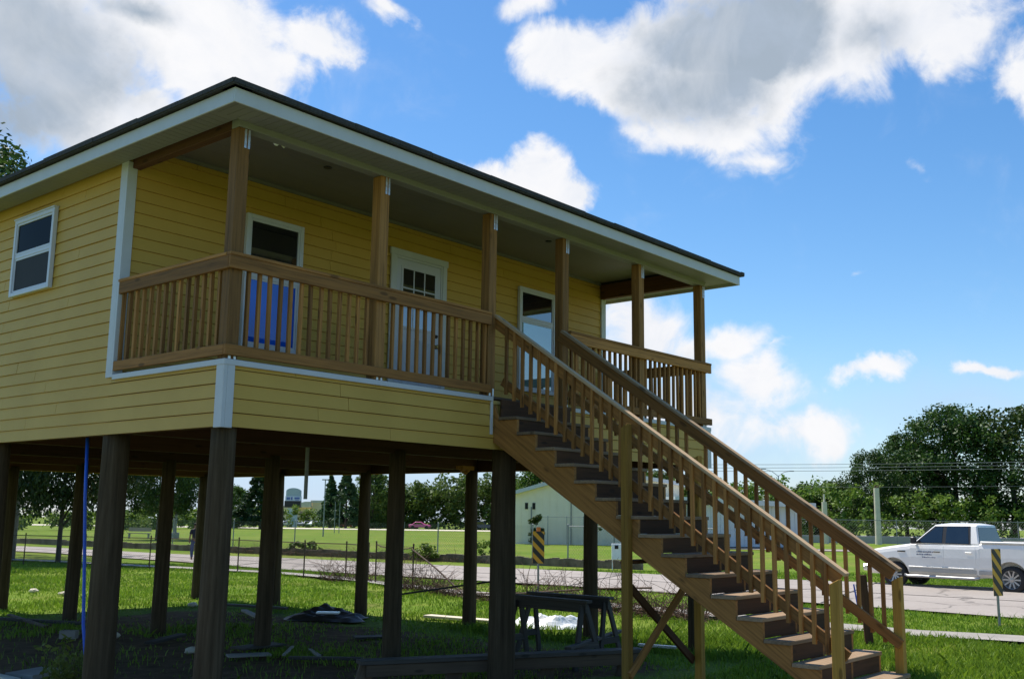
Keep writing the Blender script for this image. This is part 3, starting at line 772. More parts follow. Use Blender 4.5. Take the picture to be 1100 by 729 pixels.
def sawhorse(loc, yaw, L, label):
    t = thing('sawhorse', label, 'sawhorse', loc, 'sawhorses under the house'); H = .88
    t.rotation_euler = (0, 0, yaw)
    def L_(name, p, q, w, h, mat, up=(0,0,1)):
        p, q = Vector(p), Vector(q); d = (q-p).normalized(); sd_ = Vector(up).cross(d).normalized(); u = d.cross(sd_)
        m = MB(); m.box(0, -w/2, -h/2, (q-p).length, w/2, h/2); o = m.build(name, mat, t, bevel=.004)
        M = Matrix.Identity(4)
        for i in range(3): M[i][0], M[i][1], M[i][2], M[i][3] = d[i], sd_[i], u[i], p[i]
        o.matrix_local = M
    L_('top_beam', (-L/2, 0, H-.07), (L/2, 0, H-.07), .045, .14, WOODG)
    L_('top_plank', (-L/2-.05, 0, H+.019), (L/2+.03, 0, H+.019), .14, .038, WOODG)
    for sx_ in (-1, 1):
        for s in (-1, 1): L_('leg', (sx_*(L/2-.05), s*.045, H-.04), (sx_*(L/2-.05+.09), s*.30, -.02), .09, .04, WOODG, (1, 0, 0))
        L_('leg_brace', (sx_*(L/2+.01), -.24, .30), (sx_*(L/2+.01), .24, .30), .04, .09, WOODG)
    return t
sawhorse((6.45, 1.05, 0), PI/2-.05, 1.35, 'grey weathered timber sawhorse, the nearer of the two beside the front pile')
sawhorse((7.15, 1.25, 0), PI/2+.04, 1.45, 'grey weathered timber sawhorse, the farther one, behind its twin')
o = lumber('plank', at(610, 696, .33), at(667, 677, .36), .10, .04, WOODG); tag(o, 'grey short board nailed slantwise across the sawhorse legs', 'board')
t = thing('timber_bench', 'long low plank bench lying in the shade beside the front middle pile', 'bench', (0, 0, 0))
A, B = Vector((3.05, 1.35, .30)), Vector((6.6, -.42, .30))
d = (B-A).normalized(); sdv = Vector((-d.y, d.x, 0))
lumber('seat_plank', A, B, .24, .05, WOODG, t)
lumber('apron', A+d*.08-sdv*.08+Vector((0,0,-.10)), B-d*.1-sdv*.08+Vector((0,0,-.10)), .04, .14, WOODD, t)
for k in (.12, 1.3, 2.6, 3.75): lumber('leg', A+d*k+Vector((0,0,-.03)), A+d*(k-.1)+Vector((0,0,-.36)), .20, .05, WOODD, t, up=tuple(sdv))
def blanket(name, c, rx, ry, h, mat, seed, label, cat, rot=0, nn=22):
    rr = np.random.default_rng(seed); vs = []; fs = []
    ph = rr.uniform(0, 6.28, 8)
    for i in range(nn):
        for j in range(nn):
            x, y = (i/(nn-1)*2-1), (j/(nn-1)*2-1); r = max(abs(x), abs(y), math.hypot(x, y)*.85)
            z = h*max(0, 1-r**2.2)*(.7+.25*math.sin(4*x+ph[0])*math.cos(5*y+ph[1])+.2*math.sin(9*x-6*y+ph[2])+.1*math.sin(17*y+ph[3]+8*x))
            k = 1+.15*math.sin(3*math.atan2(y, x)+ph[4])
            xx, yy = x*rx*k, y*ry*k
            vs.append((c[0]+xx*math.cos(rot)-yy*math.sin(rot), c[1]+xx*math.sin(rot)+yy*math.cos(rot), z+.004))
    for i in range(nn-1):
        for j in range(nn-1): fs.append((i*nn+j, (i+1)*nn+j, (i+1)*nn+j+1, i*nn+j+1))
    bd = [i*nn for i in range(nn)]+[(nn-1)*nn+j for j in range(1, nn)]+[i*nn+nn-1 for i in range(nn-2, -1, -1)]+[j for j in range(nn-2, 0, -1)]
    fs.append(tuple(bd)); m = MB(); m.add(vs, fs); o = m.build(name, mat, smooth=False); return tag(o, label, cat)
c = at(590, 667, .1); blanket('plastic_sheet', c, .70, .45, .26, PLAST, 5, 'crumpled white plastic sheeting on the grass seen under the sawhorses', 'plastic sheet', YAW-PI/2)
c = at(352, 659, .1); t_ = blanket('tarp_bundle', c, .75, .5, .26, TARP, 9, 'dark folded tarp bundle on the grass left of the far middle pile', 'tarp', YAW-PI/2)
m = MB(); p0 = at(343, 656, .24); m.bar(p0-RH*.0-FH*.25, p0+RH*.42-FH*.25, .22, .03); o = m.build('folded_cloth', PLAST); tag(o, 'flat pale blue-white packet lying on top of the dark tarp bundle', 'packet')
def board(u0, v0, u1, v1, w, h, mat, label, name='plank', z=.06, cat='plank'):
    o = lumber(name, at(u0, v0, z), at(u1, v1, z), w, h, mat); return tag(o, label, cat)
board(459, 661, 545, 668, .26, .05, CONCW, 'long pale board lying in sunlit grass behind the front middle pile')
board(243, 649, 308, 653, .12, .05, WOODG, 'thin grey plank lying at the sunlit edge behind the second row pile', z=.05)
board(320, 660, 343, 663, .10, .05, CONCW, 'short whitish plank lying beside the dark tarp bundle')
board(262, 655, 277, 662, .12, .04, CONC, 'short pale offcut pointing at the left side of the second row pile')
board(305, 703, 314, 694, .05, .03, CONC, 'small white splinter of wood leaning left in the shaded dirt')
board(333, 697, 343, 704, .06, .03, CONC, 'small white stick slanting right in the shaded dirt')
board(310, 706, 390, 707, .10, .04, WOODG, 'long dull grey lath flat in the shaded dirt')
board(0, 664, 88, 669, .09, .05, WOODG, 'long grey pole lying across the dirt behind the blue pipe')
board(10, 660, 50, 673, .08, .04, WOODD, 'short brown lath crossing the long grey pole at far left')
board(160, 690, 196, 681, .16, .04, WOODG, 'weathered board lying between the two nearest piles')
board(686, 692, 727, 695, .07, .04, STEEL, 'thin pale metal rod in the grass behind the staircase cross braces', 'rod', cat='rod')
board(20, 726, 60, 719, .45, .06, CONC, 'flat pale concrete slab lying at the bottom left', 'concrete_slab', cat='slab')
board(-30, 722, 16, 732, .14, .08, CONCW, 'whitish squared timber poking in at the bottom left corner', 'timber', cat='timber')
board(255, 696, 300, 691, .35, .03, WOODG, 'warped brown plywood scrap in the shade between the corner pile and the next', 'plywood_scrap', cat='scrap')
board(244, 704, 290, 702, .24, .03, CONC, 'pale flattened sheet under the brown plywood scrap', 'sheet', z=.03, cat='sheet')
board(380, 684, 420, 683, .3, .03, WOODG, 'bluish flat sheet lying behind the middle pile', 'sheet', z=.03, cat='sheet')
m = MB(); p = at(75, 681, .06)
for dx in (-.13, -.015, .10): m.bar(p+RH*dx-FH*.06, p+RH*dx+FH*.06, .03, .13)
for dy in (-.065, .065): m.bar(p+RH*-.145+FH*dy, p+RH*.115+FH*dy, .025, .13)
o = m.build('cinder_block', CONC, bevel=.004); tag(o, 'pale hollow cinder block lying in the dirt left of the blue pipe', 'block')
m = MB(); p = at(98, 724, .1); m.box(p.x-.07, p.y-.07, -.02, p.x+.07, p.y+.07, .27); o = m.build('wooden_stake', WOODG, bevel=.006); tag(o, 'short grey wooden stake standing by the base of the left front pile', 'stake')
for u, v, lab in ((207, 649, 'pale rock lying left of the second inner pile'), (122, 682, 'small white scrap fixed low against the left front pile'), (36, 634, 'flat white stone at the foot of the far left pile'), (68, 637, 'small white stone right of the far left pile'), (206, 698, 'light stone left of the corner pile')):
    p = at(u, v, .04); m = MB(); vs = []
    rr = random.Random(u); bm = bmesh.new(); bmesh.ops.create_icosphere(bm, subdivisions=2, radius=.09)
    for vv in bm.verts: vv.co = Vector((vv.co.x*1.3, vv.co.y, vv.co.z*.6))*rr.uniform(.85, 1.15)+p
    me = bpy.data.meshes.new('stone'); bm.to_mesh(me); bm.free(); o = link('stone', me, CONCW); tag(o, lab, 'stone')
# leaning stake with flagging ribbon beyond the foot of the stairs
t = thing('leaning_stake', 'brown leaning wooden stake with a blue and white ribbon, seen through the lower stair railing', 'stake', (0, 0, 0))
b0, b1 = at_w(934, 18.3), at_w(926, 18.3, 1.15)
lumber('stake', b0, b1, .14, .05, BEAMD, t, up=tuple(FH))
m = MB(); a = at_w(917, 18.2, 1.0); b_ = at_w(924, 18.2, .42)
m.bar(a, b_, .025, .006, up=tuple(FH)); m.build('ribbon', BLUEP, t)
m = MB(); a2 = a+RH*.05; m.bar(a2, b_+RH*.05, .04, .006, up=tuple(FH)); m.build('ribbon', PLAST, t)

# ------------------------------------------------------------------ leaves / plants
def leaves_mesh(name, C, size, mat, up_bias=0, aspect=.55, seed=1):
    g = np.random.default_rng(seed); n = len(C)
    a = g.normal(size=(n, 3)); a[:, 2] *= .6; a /= np.linalg.norm(a, axis=1, keepdims=True)
    b = g.normal(size=(n, 3)); b -= a*(a*b).sum(1, keepdims=True); b /= np.linalg.norm(b, axis=1, keepdims=True)
    s = size*g.uniform(.6, 1.35, (n, 1)) if np.isscalar(size) else size[:, None]*g.uniform(.6, 1.35, (n, 1))
    a = a*s*.5; b = b*s*.5*aspect
    V = np.stack([C-a, C+b*1.0-a*.1, C+a, C-b-a*.1], 1).reshape(-1, 3)
    return poly_mesh(name, V, 4, mat)
def poly_mesh(name, V, k, mat):
    n = len(V)//k; me = bpy.data.meshes.new(name)
    me.vertices.add(len(V)); me.vertices.foreach_set('co', V.astype(np.float32).ravel())
    me.loops.add(n*k); me.loops.foreach_set('vertex_index', np.arange(n*k, dtype=np.int32))
    me.polygons.add(n); me.polygons.foreach_set('loop_start', np.arange(0, n*k, k, dtype=np.int32)); me.polygons.foreach_set('loop_total', np.full(n, k, dtype=np.int32))
    me.update(calc_edges=True); me.validate(); me.materials.append(mat); return me
def clump_points(g, centres, radii, per):
    out = []
    for c, r in zip(centres, radii):
        p = g.normal(size=(per, 3)); p /= np.linalg.norm(p, axis=1, keepdims=True)
        p *= (g.uniform(0, 1, (per, 1))**.45)*r*np.array([1, 1, .72]); out.append(p+c)
    return np.concatenate(out)
def crown_points(seed, H0, H1, R, nc, per, kind='round', cr=.27):
    g = np.random.default_rng(seed); cs = []; rs = []
    while len(cs) < nc:
        t = g.uniform(0, 1); z = H0+(H1-H0)*t
        if kind == 'cone': prof = max(.04, (1-t)**.85)
        elif kind == 'oak': prof = math.sin(PI*min(1, .12+.86*t))**.55
        else: prof = math.sin(PI*(.1+.85*t))**.7
        a = g.uniform(0, 2*PI); rr = R*prof*(g.uniform(.25, 1)**.5)*(1+.22*math.sin(3*a+seed)+.12*math.sin(5*a+t*6))
        cs.append((rr*math.cos(a), rr*math.sin(a), z)); rs.append(R*cr*g.uniform(.6, 1.25)*(.45+.55*prof if kind == 'cone' else 1))
    return clump_points(g, np.array(cs), rs, per), np.array(cs)
def trunk_mesh(seed, H, r, cs, nl=9):
    rr = random.Random(seed); m = MB(); top = H
    pts = [Vector((rr.uniform(-.02, .02)*H*(k/6)**1, rr.uniform(-.02, .02)*H*(k/6), top*k/6)) for k in range(7)]; pts[0] = Vector((0, 0, -.2))
    m.tube(pts, [r*1.25, r, r*.85, r*.7, r*.5, r*.33, r*.12], 8)
    for k in range(nl):
        c = Vector(cs[rr.randrange(len(cs))]); z = min(c.z*rr.uniform(.45, .8), top*.9); b = Vector((0, 0, max(z, top*.18)))
        mid = b.lerp(c, .5)+Vector((rr.uniform(-.3, .3), rr.uniform(-.3, .3), .25)); m.tube([b, mid, c], [r*.4, r*.26, r*.08], 6)
    return m.mesh('trunk', BARK, True)
VARS = {}
def tree_variant(key, seed, H, R, kind, mat, leaf, nc, per, trunk_h=.85, base=.16, cr=.27):
    P, cs = crown_points(seed, H*base, H*.97, R, nc, per, kind, cr)
    VARS[key] = (leaves_mesh('crown', P, leaf, mat, seed=seed), trunk_mesh(seed, H*trunk_h, H*.022, cs), H)
def tree(key, name, label, p, s=1.0, yaw=0, group=None, sx=1.0):
    t = thing(name, label, 'tree', p, group); t.rotation_euler = (0, 0, yaw); t.scale = (s*sx, s*sx, s)
    link('crown', VARS[key][0], None, t); link('trunk', VARS[key][1], None, t); return t
tree_variant('oak1', 1, 16, 6.2, 'oak', LEAF_D, .42, 190, 110, base=.16)
tree_variant('oak2', 2, 15, 6.6, 'oak', LEAF_D, .42, 130, 110, base=.2, cr=.24)
tree_variant('mid1', 3, 12, 5.0, 'round', LEAF_M, .48, 150, 100, base=.06)
tree_variant('mid2', 4, 11, 5.6, 'round', LEAF_M, .48, 160, 100, base=.06)
tree_variant('con1', 5, 12, 3.3, 'cone', LEAF_C, .46, 260, 80, .95, .08, .22)
tree_variant('con2', 6, 12, 2.9, 'cone', LEAF_C, .46, 240, 80, .95, .06, .24)
tree_variant('near1', 7, 15, 5.4, 'oak', LEAF_D, .20, 130, 200, base=.2, cr=.2)
tree_variant('near2', 8, 8.5, 6.2, 'oak', LEAF_D, .24, 190, 200, base=.30, cr=.2)
# left trees, close behind the house
tree('near1', 'oak_tree', 'tall dark oak at the far left whose leafy twigs show above the roof edge', at_w(-98, 46), 1.30, 0)
tree('near2', 'oak_tree', 'broad low dark oak behind the house whose drooping leaves show between the left piles', at_w(62, 42), .95, 1.2, None, .50)
tree('near2', 'oak_tree', 'dark spreading oak seen between the left front pile and the next pile', at_w(168, 88), 1.0, 2.6, None, .62)
m = MB(); b = at_w(12, 44); m.tube([b+Vector((0,0,-.1)), b+Vector((.03, 0, 2)), b+Vector((-.02, .03, 4)), b+Vector((.05, .1, 7))], [.14, .12, .10, .06], 10); 
tk = m.mesh('trunk', plain('pale_bark', (.22, .20, .17), .95, .25, 6), True); t = thing('thin_tree', 'thin pale-barked tree standing at the left edge beside the sidewalk', 'tree', (0, 0, 0)); link('trunk', tk, None, t)
P, cs = crown_points(21, 4.2, 8.5, 2.0, 30, 120, 'round'); o = link('crown', leaves_mesh('crown', P, .2, LEAF_M, seed=3), None, t); o.location = b
# background trees, left and middle
TR = [('mid2', 'tree', 'small round green tree in the gap right of the corner pile', 249, 205, .72, .8),
      ('con1', 'conifer_tree', 'broad dark conifer partly hidden by the second row pile, left of the sign tower', 280, 190, 1.02, 1.35),
      ('con2', 'conifer_tree', 'slender conifer right of the sign tower, shorter of the pair', 354, 236, 1.0, 1.05),
      ('con1', 'conifer_tree', 'tall pointed conifer right of the sign tower, taller of the pair', 371, 232, 1.12, 1.0),
      ('mid1', 'tree', 'bushy green tree between the two middle piles, right of the conifers', 400, 238, 1.06, 1.0)]
for key, nm, lab, u, w, s, sx_ in TR: tree(key, nm, lab, at_w(u, w), s, rnd.uniform(0, 6), None, sx_)
# right-hand big trees behind the highway wall
TR = [('mid1', 'tree', 'dark tree behind the left end of the power lines, lower than its right neighbours', 868, 150, .64, 1.1),
      ('mid2', 'tree', 'round tree behind the taller concrete column', 900, 150, .74, 1.1),
      ('oak2', 'oak_tree', 'tree with a loose airy crown just right of the short concrete column', 938, 140, .80, .75),
      ('oak1', 'oak_tree', 'mid-height dark oak behind the pickup bonnet', 975, 145, .93, .85),
      ('oak1', 'oak_tree', 'tallest dark oak above the pickup cab', 1030, 140, 1.14, 1.0),
      ('oak2', 'oak_tree', 'wide dark oak at the right edge with sky gaps in its crown', 1092, 138, 1.20, 1.1),
      ('oak1', 'oak_tree', 'dark oak at the far right beyond the pickup tailgate', 1150, 140, 1.0, 1.0),
      ('mid2', 'tree', 'tree behind the grey metal shed, left of the street lamp', 800, 160, .62, 1.1),
      ('mid1', 'tree', 'tree directly behind the street lamp pole', 838, 158, .55, 1.1),
      ('mid2', 'tree', 'tree behind the cream building seen between stair balusters', 700, 165, .9, 1.1),
      ('mid1', 'tree', 'tree above the low end of the cream building roof', 590, 175, 1.0, 1.2),
      ('mid2', 'tree', 'tree rising behind the middle of the cream building roof', 645, 172, .95, 1.2),
      ('mid1', 'tree', 'tree behind the right part of the stair railing, beside the grey shed', 752, 165, .62, 1.1)]
for key, nm, lab, u, w, s, sx_ in TR: tree(key, nm, lab, at_w(u, w), s, rnd.uniform(0, 6), None, sx_)
def wood_mass(name, line, h, mat, seed, dens, depth=8, leaf=.5, cr=1.0):
    g = np.random.default_rng(seed); cs = []; rs = []
    for (u0, w0, h0), (u1, w1, h1) in zip(line, line[1:]):
        a, b = at_w(u0, w0), at_w(u1, w1); n = int((b-a).length*dens)
        for k in range(n):
            t = g.uniform(); p = a.lerp(b, t)+FH*g.uniform(0, depth); hh = (h0+(h1-h0)*t)*(1+.12*math.sin(t*23+seed))
            z = hh*(g.uniform(0, 1)**.8); cs.append((p.x, p.y, p.z+z)); rs.append(cr*g.uniform(.7, 1.5)*(.75+.035*hh))
    P = clump_points(g, np.array(cs), rs, 46)
    o = link(name, leaves_mesh(name, P, leaf, mat, seed=seed)); return o
o = wood_mass('far_wood', [(385, 262, 7), (412, 258, 8.5), (432, 255, 9.5), (455, 252, 10), (475, 250, 11.5), (500, 248, 12), (535, 246, 11.5), (560, 244, 11), (660, 230, 12), (760, 225, 11)], 10, LEAF_F, 31, 13.0, 10, .85, 1.45)
tag(o, 'distant green wood filling the gap between the middle piles beyond the highway', 'wood', kind='stuff')
o = wood_mass('undergrowth', [(760, 150, 8), (860, 140, 8), (930, 134, 7), (1000, 132, 5.5), (1090, 130, 5.5), (1200, 128, 6)], 6, LEAF_L, 33, 8.0, 8, .5)
tag(o, 'bright green undergrowth below the tall right-hand oaks', 'undergrowth', kind='stuff')
o = wood_mass('hedge_shrubs', [(-60, 120, 2), (130, 150, 3.0), (250, 215, 4), (300, 240, 4.5), (395, 262, 5)], 3, LEAF_L, 35, 2.6, 5, .6)
tag(o, 'low shrubs along the far edge of the field at left', 'shrubs', kind='stuff')
# shrubs on the ditch wall
def shrub(u, w, r, h, label, mat=LEAF_M, name='shrub'):
    P, cs = crown_points(int(u), .1, h, r, 14, 70, 'round', .4); o = link(name, leaves_mesh(name, P, .14, mat, seed=int(u))); o.location = at_w(u, w); tag(o, label, 'shrub'); return o
shrub(319, 55, .42, .62, 'dark green shrub on the ditch wall, left one of the pair below the sign tower')
shrub(336, 55, .5, .62, 'dark green shrub on the ditch wall, right one of the pair below the sign tower')
shrub(143, 118, 1.9, 2.6, 'bright yellow-green bush at the field edge beside the left front pile', LEAF_L)
shrub(525, 54, .7, .9, 'olive shrub on the bank left of the cream building', LEAF_L)
shrub(456, 49, .7, .7, 'green weed clump on the bank below the pink car', LEAF_L)
# weeds by the left front pile
g = np.random.default_rng(4); pts = []; mS = MB(); base = at(76, 742, .02)
for k in range(26):
    a = g.uniform(0, 6.28); r = g.uniform(0, .36); b = base+Vector((r*math.cos(a), r*math.sin(a), 0)); tip = b+Vector((g.normal()*.10, g.normal()*.10, g.uniform(.25, .62)))
    mS.tube([b, b.lerp(tip, .5)+Vector((g.normal()*.02, g.normal()*.02, 0)), tip], [.005, .004, .002], 4)
    for q in range(22):
        t = g.uniform(.15, 1); pts.append(b.lerp(tip, t)+Vector((g.normal()*.05, g.normal()*.05, g.normal()*.02)))
t = thing('weed_clump', 'leafy green weed clump growing beside the base of the left front pile', 'weeds', base)
o = link('foliage', leaves_mesh('foliage', np.array([tuple(p-base) for p in pts]), .085, WEED, aspect=.35), None, t)
o = mS.build('stems', WEED, t); o.location = -base

# grass blades
def inside_strip(P2, A, B):
    """points between two resampled polylines (approximate, vectorised per segment)"""
    res = np.zeros(len(P2), bool)
    for k in range(len(A)-1):
        poly = [A[k], A[k+1], B[k+1], B[k]]; ins = np.ones(len(P2), bool); sgn = None
        ar = sum((poly[i].x*poly[(i+1)%4].y-poly[(i+1)%4].x*poly[i].y) for i in range(4))
        for i in range(4):
            p, q = poly[i], poly[(i+1)%4]; c = (q.x-p.x)*(P2[:, 1]-p.y)-(q.y-p.y)*(P2[:, 0]-p.x)
            ins &= (c >= 0) if ar > 0 else (c <= 0)
        res |= ins
    return res
def grass(n, w0, w1, seed, hmin, hmax, wd, name):
    g = np.random.default_rng(seed)
    w = w0+(w1-w0)*g.uniform(0, 1, n)**1.0; l = g.uniform(-.56, .56, n)*w
    X = CAM.x+RH.x*l+FH.x*w; Y = CAM.y+RH.y*l+FH.y*w
    Z = np.where(w < 35, 0.03*np.sin(l*1.7+w*.6)*np.sin(w*1.1-l*.4)*(w < 34)-.02*(w < 34), -(w-35)*.0076)
    P = np.stack([X, Y, Z], 1)
    keep = ~(inside_strip(P, RA, RB) | inside_strip(P, SA, SB))
    patch = .5+.5*np.sin(X*1.3+1.2*np.sin(Y*.9))*np.sin(Y*1.1+1.4*np.sin(X*.7))
    under = (X > -2) & (X < 8.6) & (Y > -1.2) & (Y < 12)
    keep &= ~(under & (g.uniform(size=n) > .07+.30*patch))
    near_dirt = (X > -2) & (X < 4.0) & (Y > 1.5) & (Y < 9)
    keep &= ~(near_dirt & (g.uniform(size=n) > .12))
    thin = (np.sin(X*.55+1.9*np.sin(Y*.37+.8))*np.sin(Y*.61+1.3*np.sin(X*.43)) > .42) & (g.uniform(size=n) < .6)
    keep &= ~thin
    P = P[keep]; w = w[keep]; patch = patch[keep]; n = len(P)
    ud = (P[:, 0] > -2) & (P[:, 0] < 8.6) & (P[:, 1] > -1.2) & (P[:, 1] < 12)
    h = np.where(ud, .65, 1.0)*g.uniform(hmin, hmax, n)*(.55+.75*patch)*np.where(g.uniform(size=n) < .03, 1.8, 1)
    a = g.uniform(0, 2*PI, n); dx = np.stack([np.cos(a), np.sin(a), np.zeros(n)], 1)*(wd*(w/15+.25)*g.uniform(.6, 1.3, n))[:, None]
    lean = g.normal(size=(n, 2))*(h*.42)[:, None]
    tip = P+np.stack([lean[:, 0], lean[:, 1], h], 1); mid = P+np.stack([lean[:, 0]*.3, lean[:, 1]*.3, h*.6], 1)
    V = np.stack([P-dx, P+dx, mid+dx*.7, tip, mid-dx*.7], 1).reshape(-1, 3)
    o = link(name, poly_mesh(name, V, 5, GRASS)); tag(o, 'uneven green grass of the yard around and under the house', 'grass', kind='stuff')
grass(210000, 7.5, 20, 51, .05, .15, .006, 'lawn_grass')
grass(150000, 20, 42, 52, .04, .10, .006, 'verge_grass')

# ------------------------------------------------------------------ fences and ditch wall
def chain_fence(name, label, P, h, post_mat, mesh_mat, pitch=.09, toprail=True, pr=.022, sag=0, group=None):
    t = thing(name, label, 'fence', (0, 0, 0), group)
    for p in P:
        m = MB(); m.tube([p+Vector((0,0,-.1)), p+Vector((0,0,h+.04))], pr, 8); m.lathe([(pr*1.25, 0), (pr*1.2, .03), (0, .05)], p+Vector((0,0,h+.04)), (0,0,1), 8); m.build('post', post_mat, t)
    if toprail:
        m = MB(); pts = []
        for a, b in zip(P, P[1:]):
            for k in range(4): pts.append(a.lerp(b, k/4)+Vector((0, 0, h-.01-sag*math.sin(PI*k/4))))
        pts.append(P[-1]+Vector((0,0,h-.01))); m.tube(pts, pr*.75, 6); m.build('top_rail', post_mat, t)
    vs = []; fs = []; m = MB(); r = .0028
    for a, b in zip(P, P[1:]):
        L = (Vector((b.x, b.y, 0))-Vector((a.x, a.y, 0))).length; d = (b-a); n = int((L+h)/pitch)
        for sgn in (1, -1):
            for k in range(n):
                s0 = -h+k*pitch if sgn > 0 else k*pitch
                # wire from (s0,0) to (s0+sgn*h, h), clipped to the panel
                z0, z1 = 0, h; e0, e1 = s0, s0+sgn*h
                if sgn > 0:
                    if e0 < 0: z0 = -e0; e0 = 0
                    if e1 > L: z1 = h-(e1-L); e1 = L
                else:
                    if e0 > L: z0 = e0-L; e0 = L
                    if e1 < 0: z1 = h+e1; e1 = 0
                if z1-z0 < .02: continue
                m.tube([a+d*(e0/L)+Vector((0,0,z0)), a+d*(e1/L)+Vector((0,0,z1))], r, 3, cap=False)
    m.build('wire_mesh', mesh_mat, t, fix=False); return t
fp = [at_w(u, w) for u, w in ((-60, 40.5), (25, 39.5), (90, 38.6), (160, 37.8), (255, 36.6), (326, 33.9), (371, 33.3), (395, 32.3))]
chain_fence('chain_link_fence', 'rusty low chain-link fence along the near sidewalk, left of the gap', fp, 1.12, RUST, RUST)
fp = [at_w(u, w) for u, w in ((403, 31.6), (422, 30.6), (443, 29.4))]
chain_fence('chain_link_fence', 'short leaning stretch of rusty chain-link fence covered in dead vines', fp, 1.18, RUST, RUST, sag=.08)
# fallen rail and torn mesh
t = thing('fallen_fence', 'collapsed rusty chain-link fence lying towards the middle piles with its rail on the grass', 'fence', (0, 0, 0))
m = MB(); a = at_w(443, 29.4, 1.1); b = at_w(497, 27.2, .08); c = at_w(560, 25.3, .25); d_ = at_w(640, 23.6, .50); e_ = at_w(700, 22.3, .62)
m.tube([a, a.lerp(b, .5)+Vector((0,0,.05)), b], .022, 8); m.tube([b, c, d_, e_], .02, 8); m.build('bent_rail', RUST, t)
m = MB(); b2, b3 = at_w(443, 29.2), at_w(497, 27.0)
for k in range(26):
    s = k/25; m.tube([a.lerp(b, s), b2.lerp(b3, min(1, s+.06))], .004, 3); 
    if k % 2: m.tube([a.lerp(b, s), b2.lerp(b3, max(0, s-.2))], .004, 3)
m.build('torn_mesh', RUST, t, fix=False)
o = lumber('fence_rail', at_w(432, 20.6, .55), at_w(555, 20.0, .92), .035, .035, BLACK); tag(o, 'thin dark rod slanting up behind the far middle pile', 'rod')
def tangle(name, P0, P1, n, hgt, label, seed, spread=.5):
    rr = random.Random(seed); m = MB()
    for k in range(n):
        b = P0.lerp(P1, rr.random())+FH*rr.uniform(-spread, spread)*.6; pts = [b]; d = Vector((rr.gauss(0, .4), rr.gauss(0, .4), rr.uniform(.5, 1.2)))
        L = hgt*rr.uniform(.3, 1.1)/5
        for q in range(5):
            d += Vector((rr.gauss(0, .35), rr.gauss(0, .35), rr.gauss(-.18, .25))); pts.append(pts[-1]+d.normalized()*L*1.4); pts[-1].z = max(pts[-1].z, .01)
        m.tube(pts, [.008, .007, .006, .005, .004, .003], 3, cap=False)
    o = m.build(name, VINE, fix=False); return tag(o, label, 'dead vines')
tangle('dead_vines', at_w(345, 33.5), at_w(400, 32), 170, .95, 'reddish-brown dead vines on the upright chain-link fence', 1)
tangle('dead_vines', at_w(428, 30), at_w(492, 27.3), 240, .9, 'brown dead vines tangled on the collapsed fence between the middle piles', 2)
tangle('dead_vines', at_w(560, 26.2), at_w(632, 24.5), 330, .8, 'brown brush around the post of the left striped marker', 3, .9)
tangle('dead_vines', at_w(640, 23.6), at_w(760, 22.0), 330, 1.0, 'purplish dry brush behind the staircase support post', 4, .9)
o = tangle('dead_vines', at_w(500, 26.5), at_w(560, 25.5), 120, .4, 'low dry brush along the fallen rail behind the front middle pile', 6, .5)
tangle('dead_vines', at_w(245, 57), at_w(400, 51.5), 260, .8, 'brown dead brush along the ditch wall left of the middle piles', 11, .8)
tangle('dead_vines', at_w(400, 51.5), at_w(545, 46.8), 220, .6, 'brown dead brush along the ditch wall behind the middle piles', 12, .8)
# ditch wall and far fence
m = MB(); rr = random.Random(8); pl = [at_w(u, w) for u, w in ((-120, 84), (90, 66), (250, 57.5), (395, 52), (530, 47.5), (600, 45.5), (690, 43.2))]
for a, b in zip(pl, pl[1:]):
    n = 26
    for k in range(n):
        p, q = a.lerp(b, k/n), a.lerp(b, (k+1)/n-.001); hh = .34+.03*math.sin(k*.9+a.x)+rr.uniform(-.012, .012)
        p.z = gz((p-CAM).dot(FH)); q.z = gz((q-CAM).dot(FH)); m.bar(p+Vector((0,0,hh/2)), q+Vector((0,0,hh/2)), .2, hh)
DW = plain('stained_ditch_wall', (.17, .125, .095), .95, .6, 1.3, bmp=.4)
o = m.build('ditch_wall', DW); tag(o, 'low brown stained concrete wall along the far side of the street', 'wall')
fp = [at_w(u, w) for u, w in ((-60, 88), (65, 82), (125, 78), (185, 74), (250, 70), (316, 67), (385, 63.5), (433, 60.5), (470, 58), (505, 56), (548, 53.5), (572, 52))]
chain_fence('field_fence', 'tall grey chain-link fence along the far field edge behind the street', fp, 1.7, STEELD, STEELD, .16, False, .035)
fp = [at_w(u, w) for u, w in ((610, 50), (660, 48), (712, 46), (770, 44.5))]
chain_fence('field_fence', 'grey chain-link fence in front of the cream building, right of the left striped marker', fp, 1.7, STEELD, STEELD, .16, True, .035)
fp = [at_w(u, w) for u, w in ((780, 112), (843, 112), (899, 112), (964, 112), (1030, 112), (1095, 112), (1180, 112))]
chain_fence('highway_fence', 'tall thin grey chain-link fence in front of the oaks at right', fp, 2.6, STEELD, STEELD, .30, True, .05)
m = MB(); pl = [at_w(u, 122) for u in range(770, 1400, 30)]
for a, b in zip(pl, pl[1:]):
    m.bar(a+Vector((0,0,.38)), b+Vector((0,0,.38)), .55, .76); m.bar(a+Vector((0,0,.80)), b+Vector((0,0,.80)), .25, .12)
o = m.build('highway_barrier', plain('grey_barrier', (.30, .30, .29), .9, .1, .6)); tag(o, 'long low grey concrete barrier behind the white pickup truck', 'barrier')
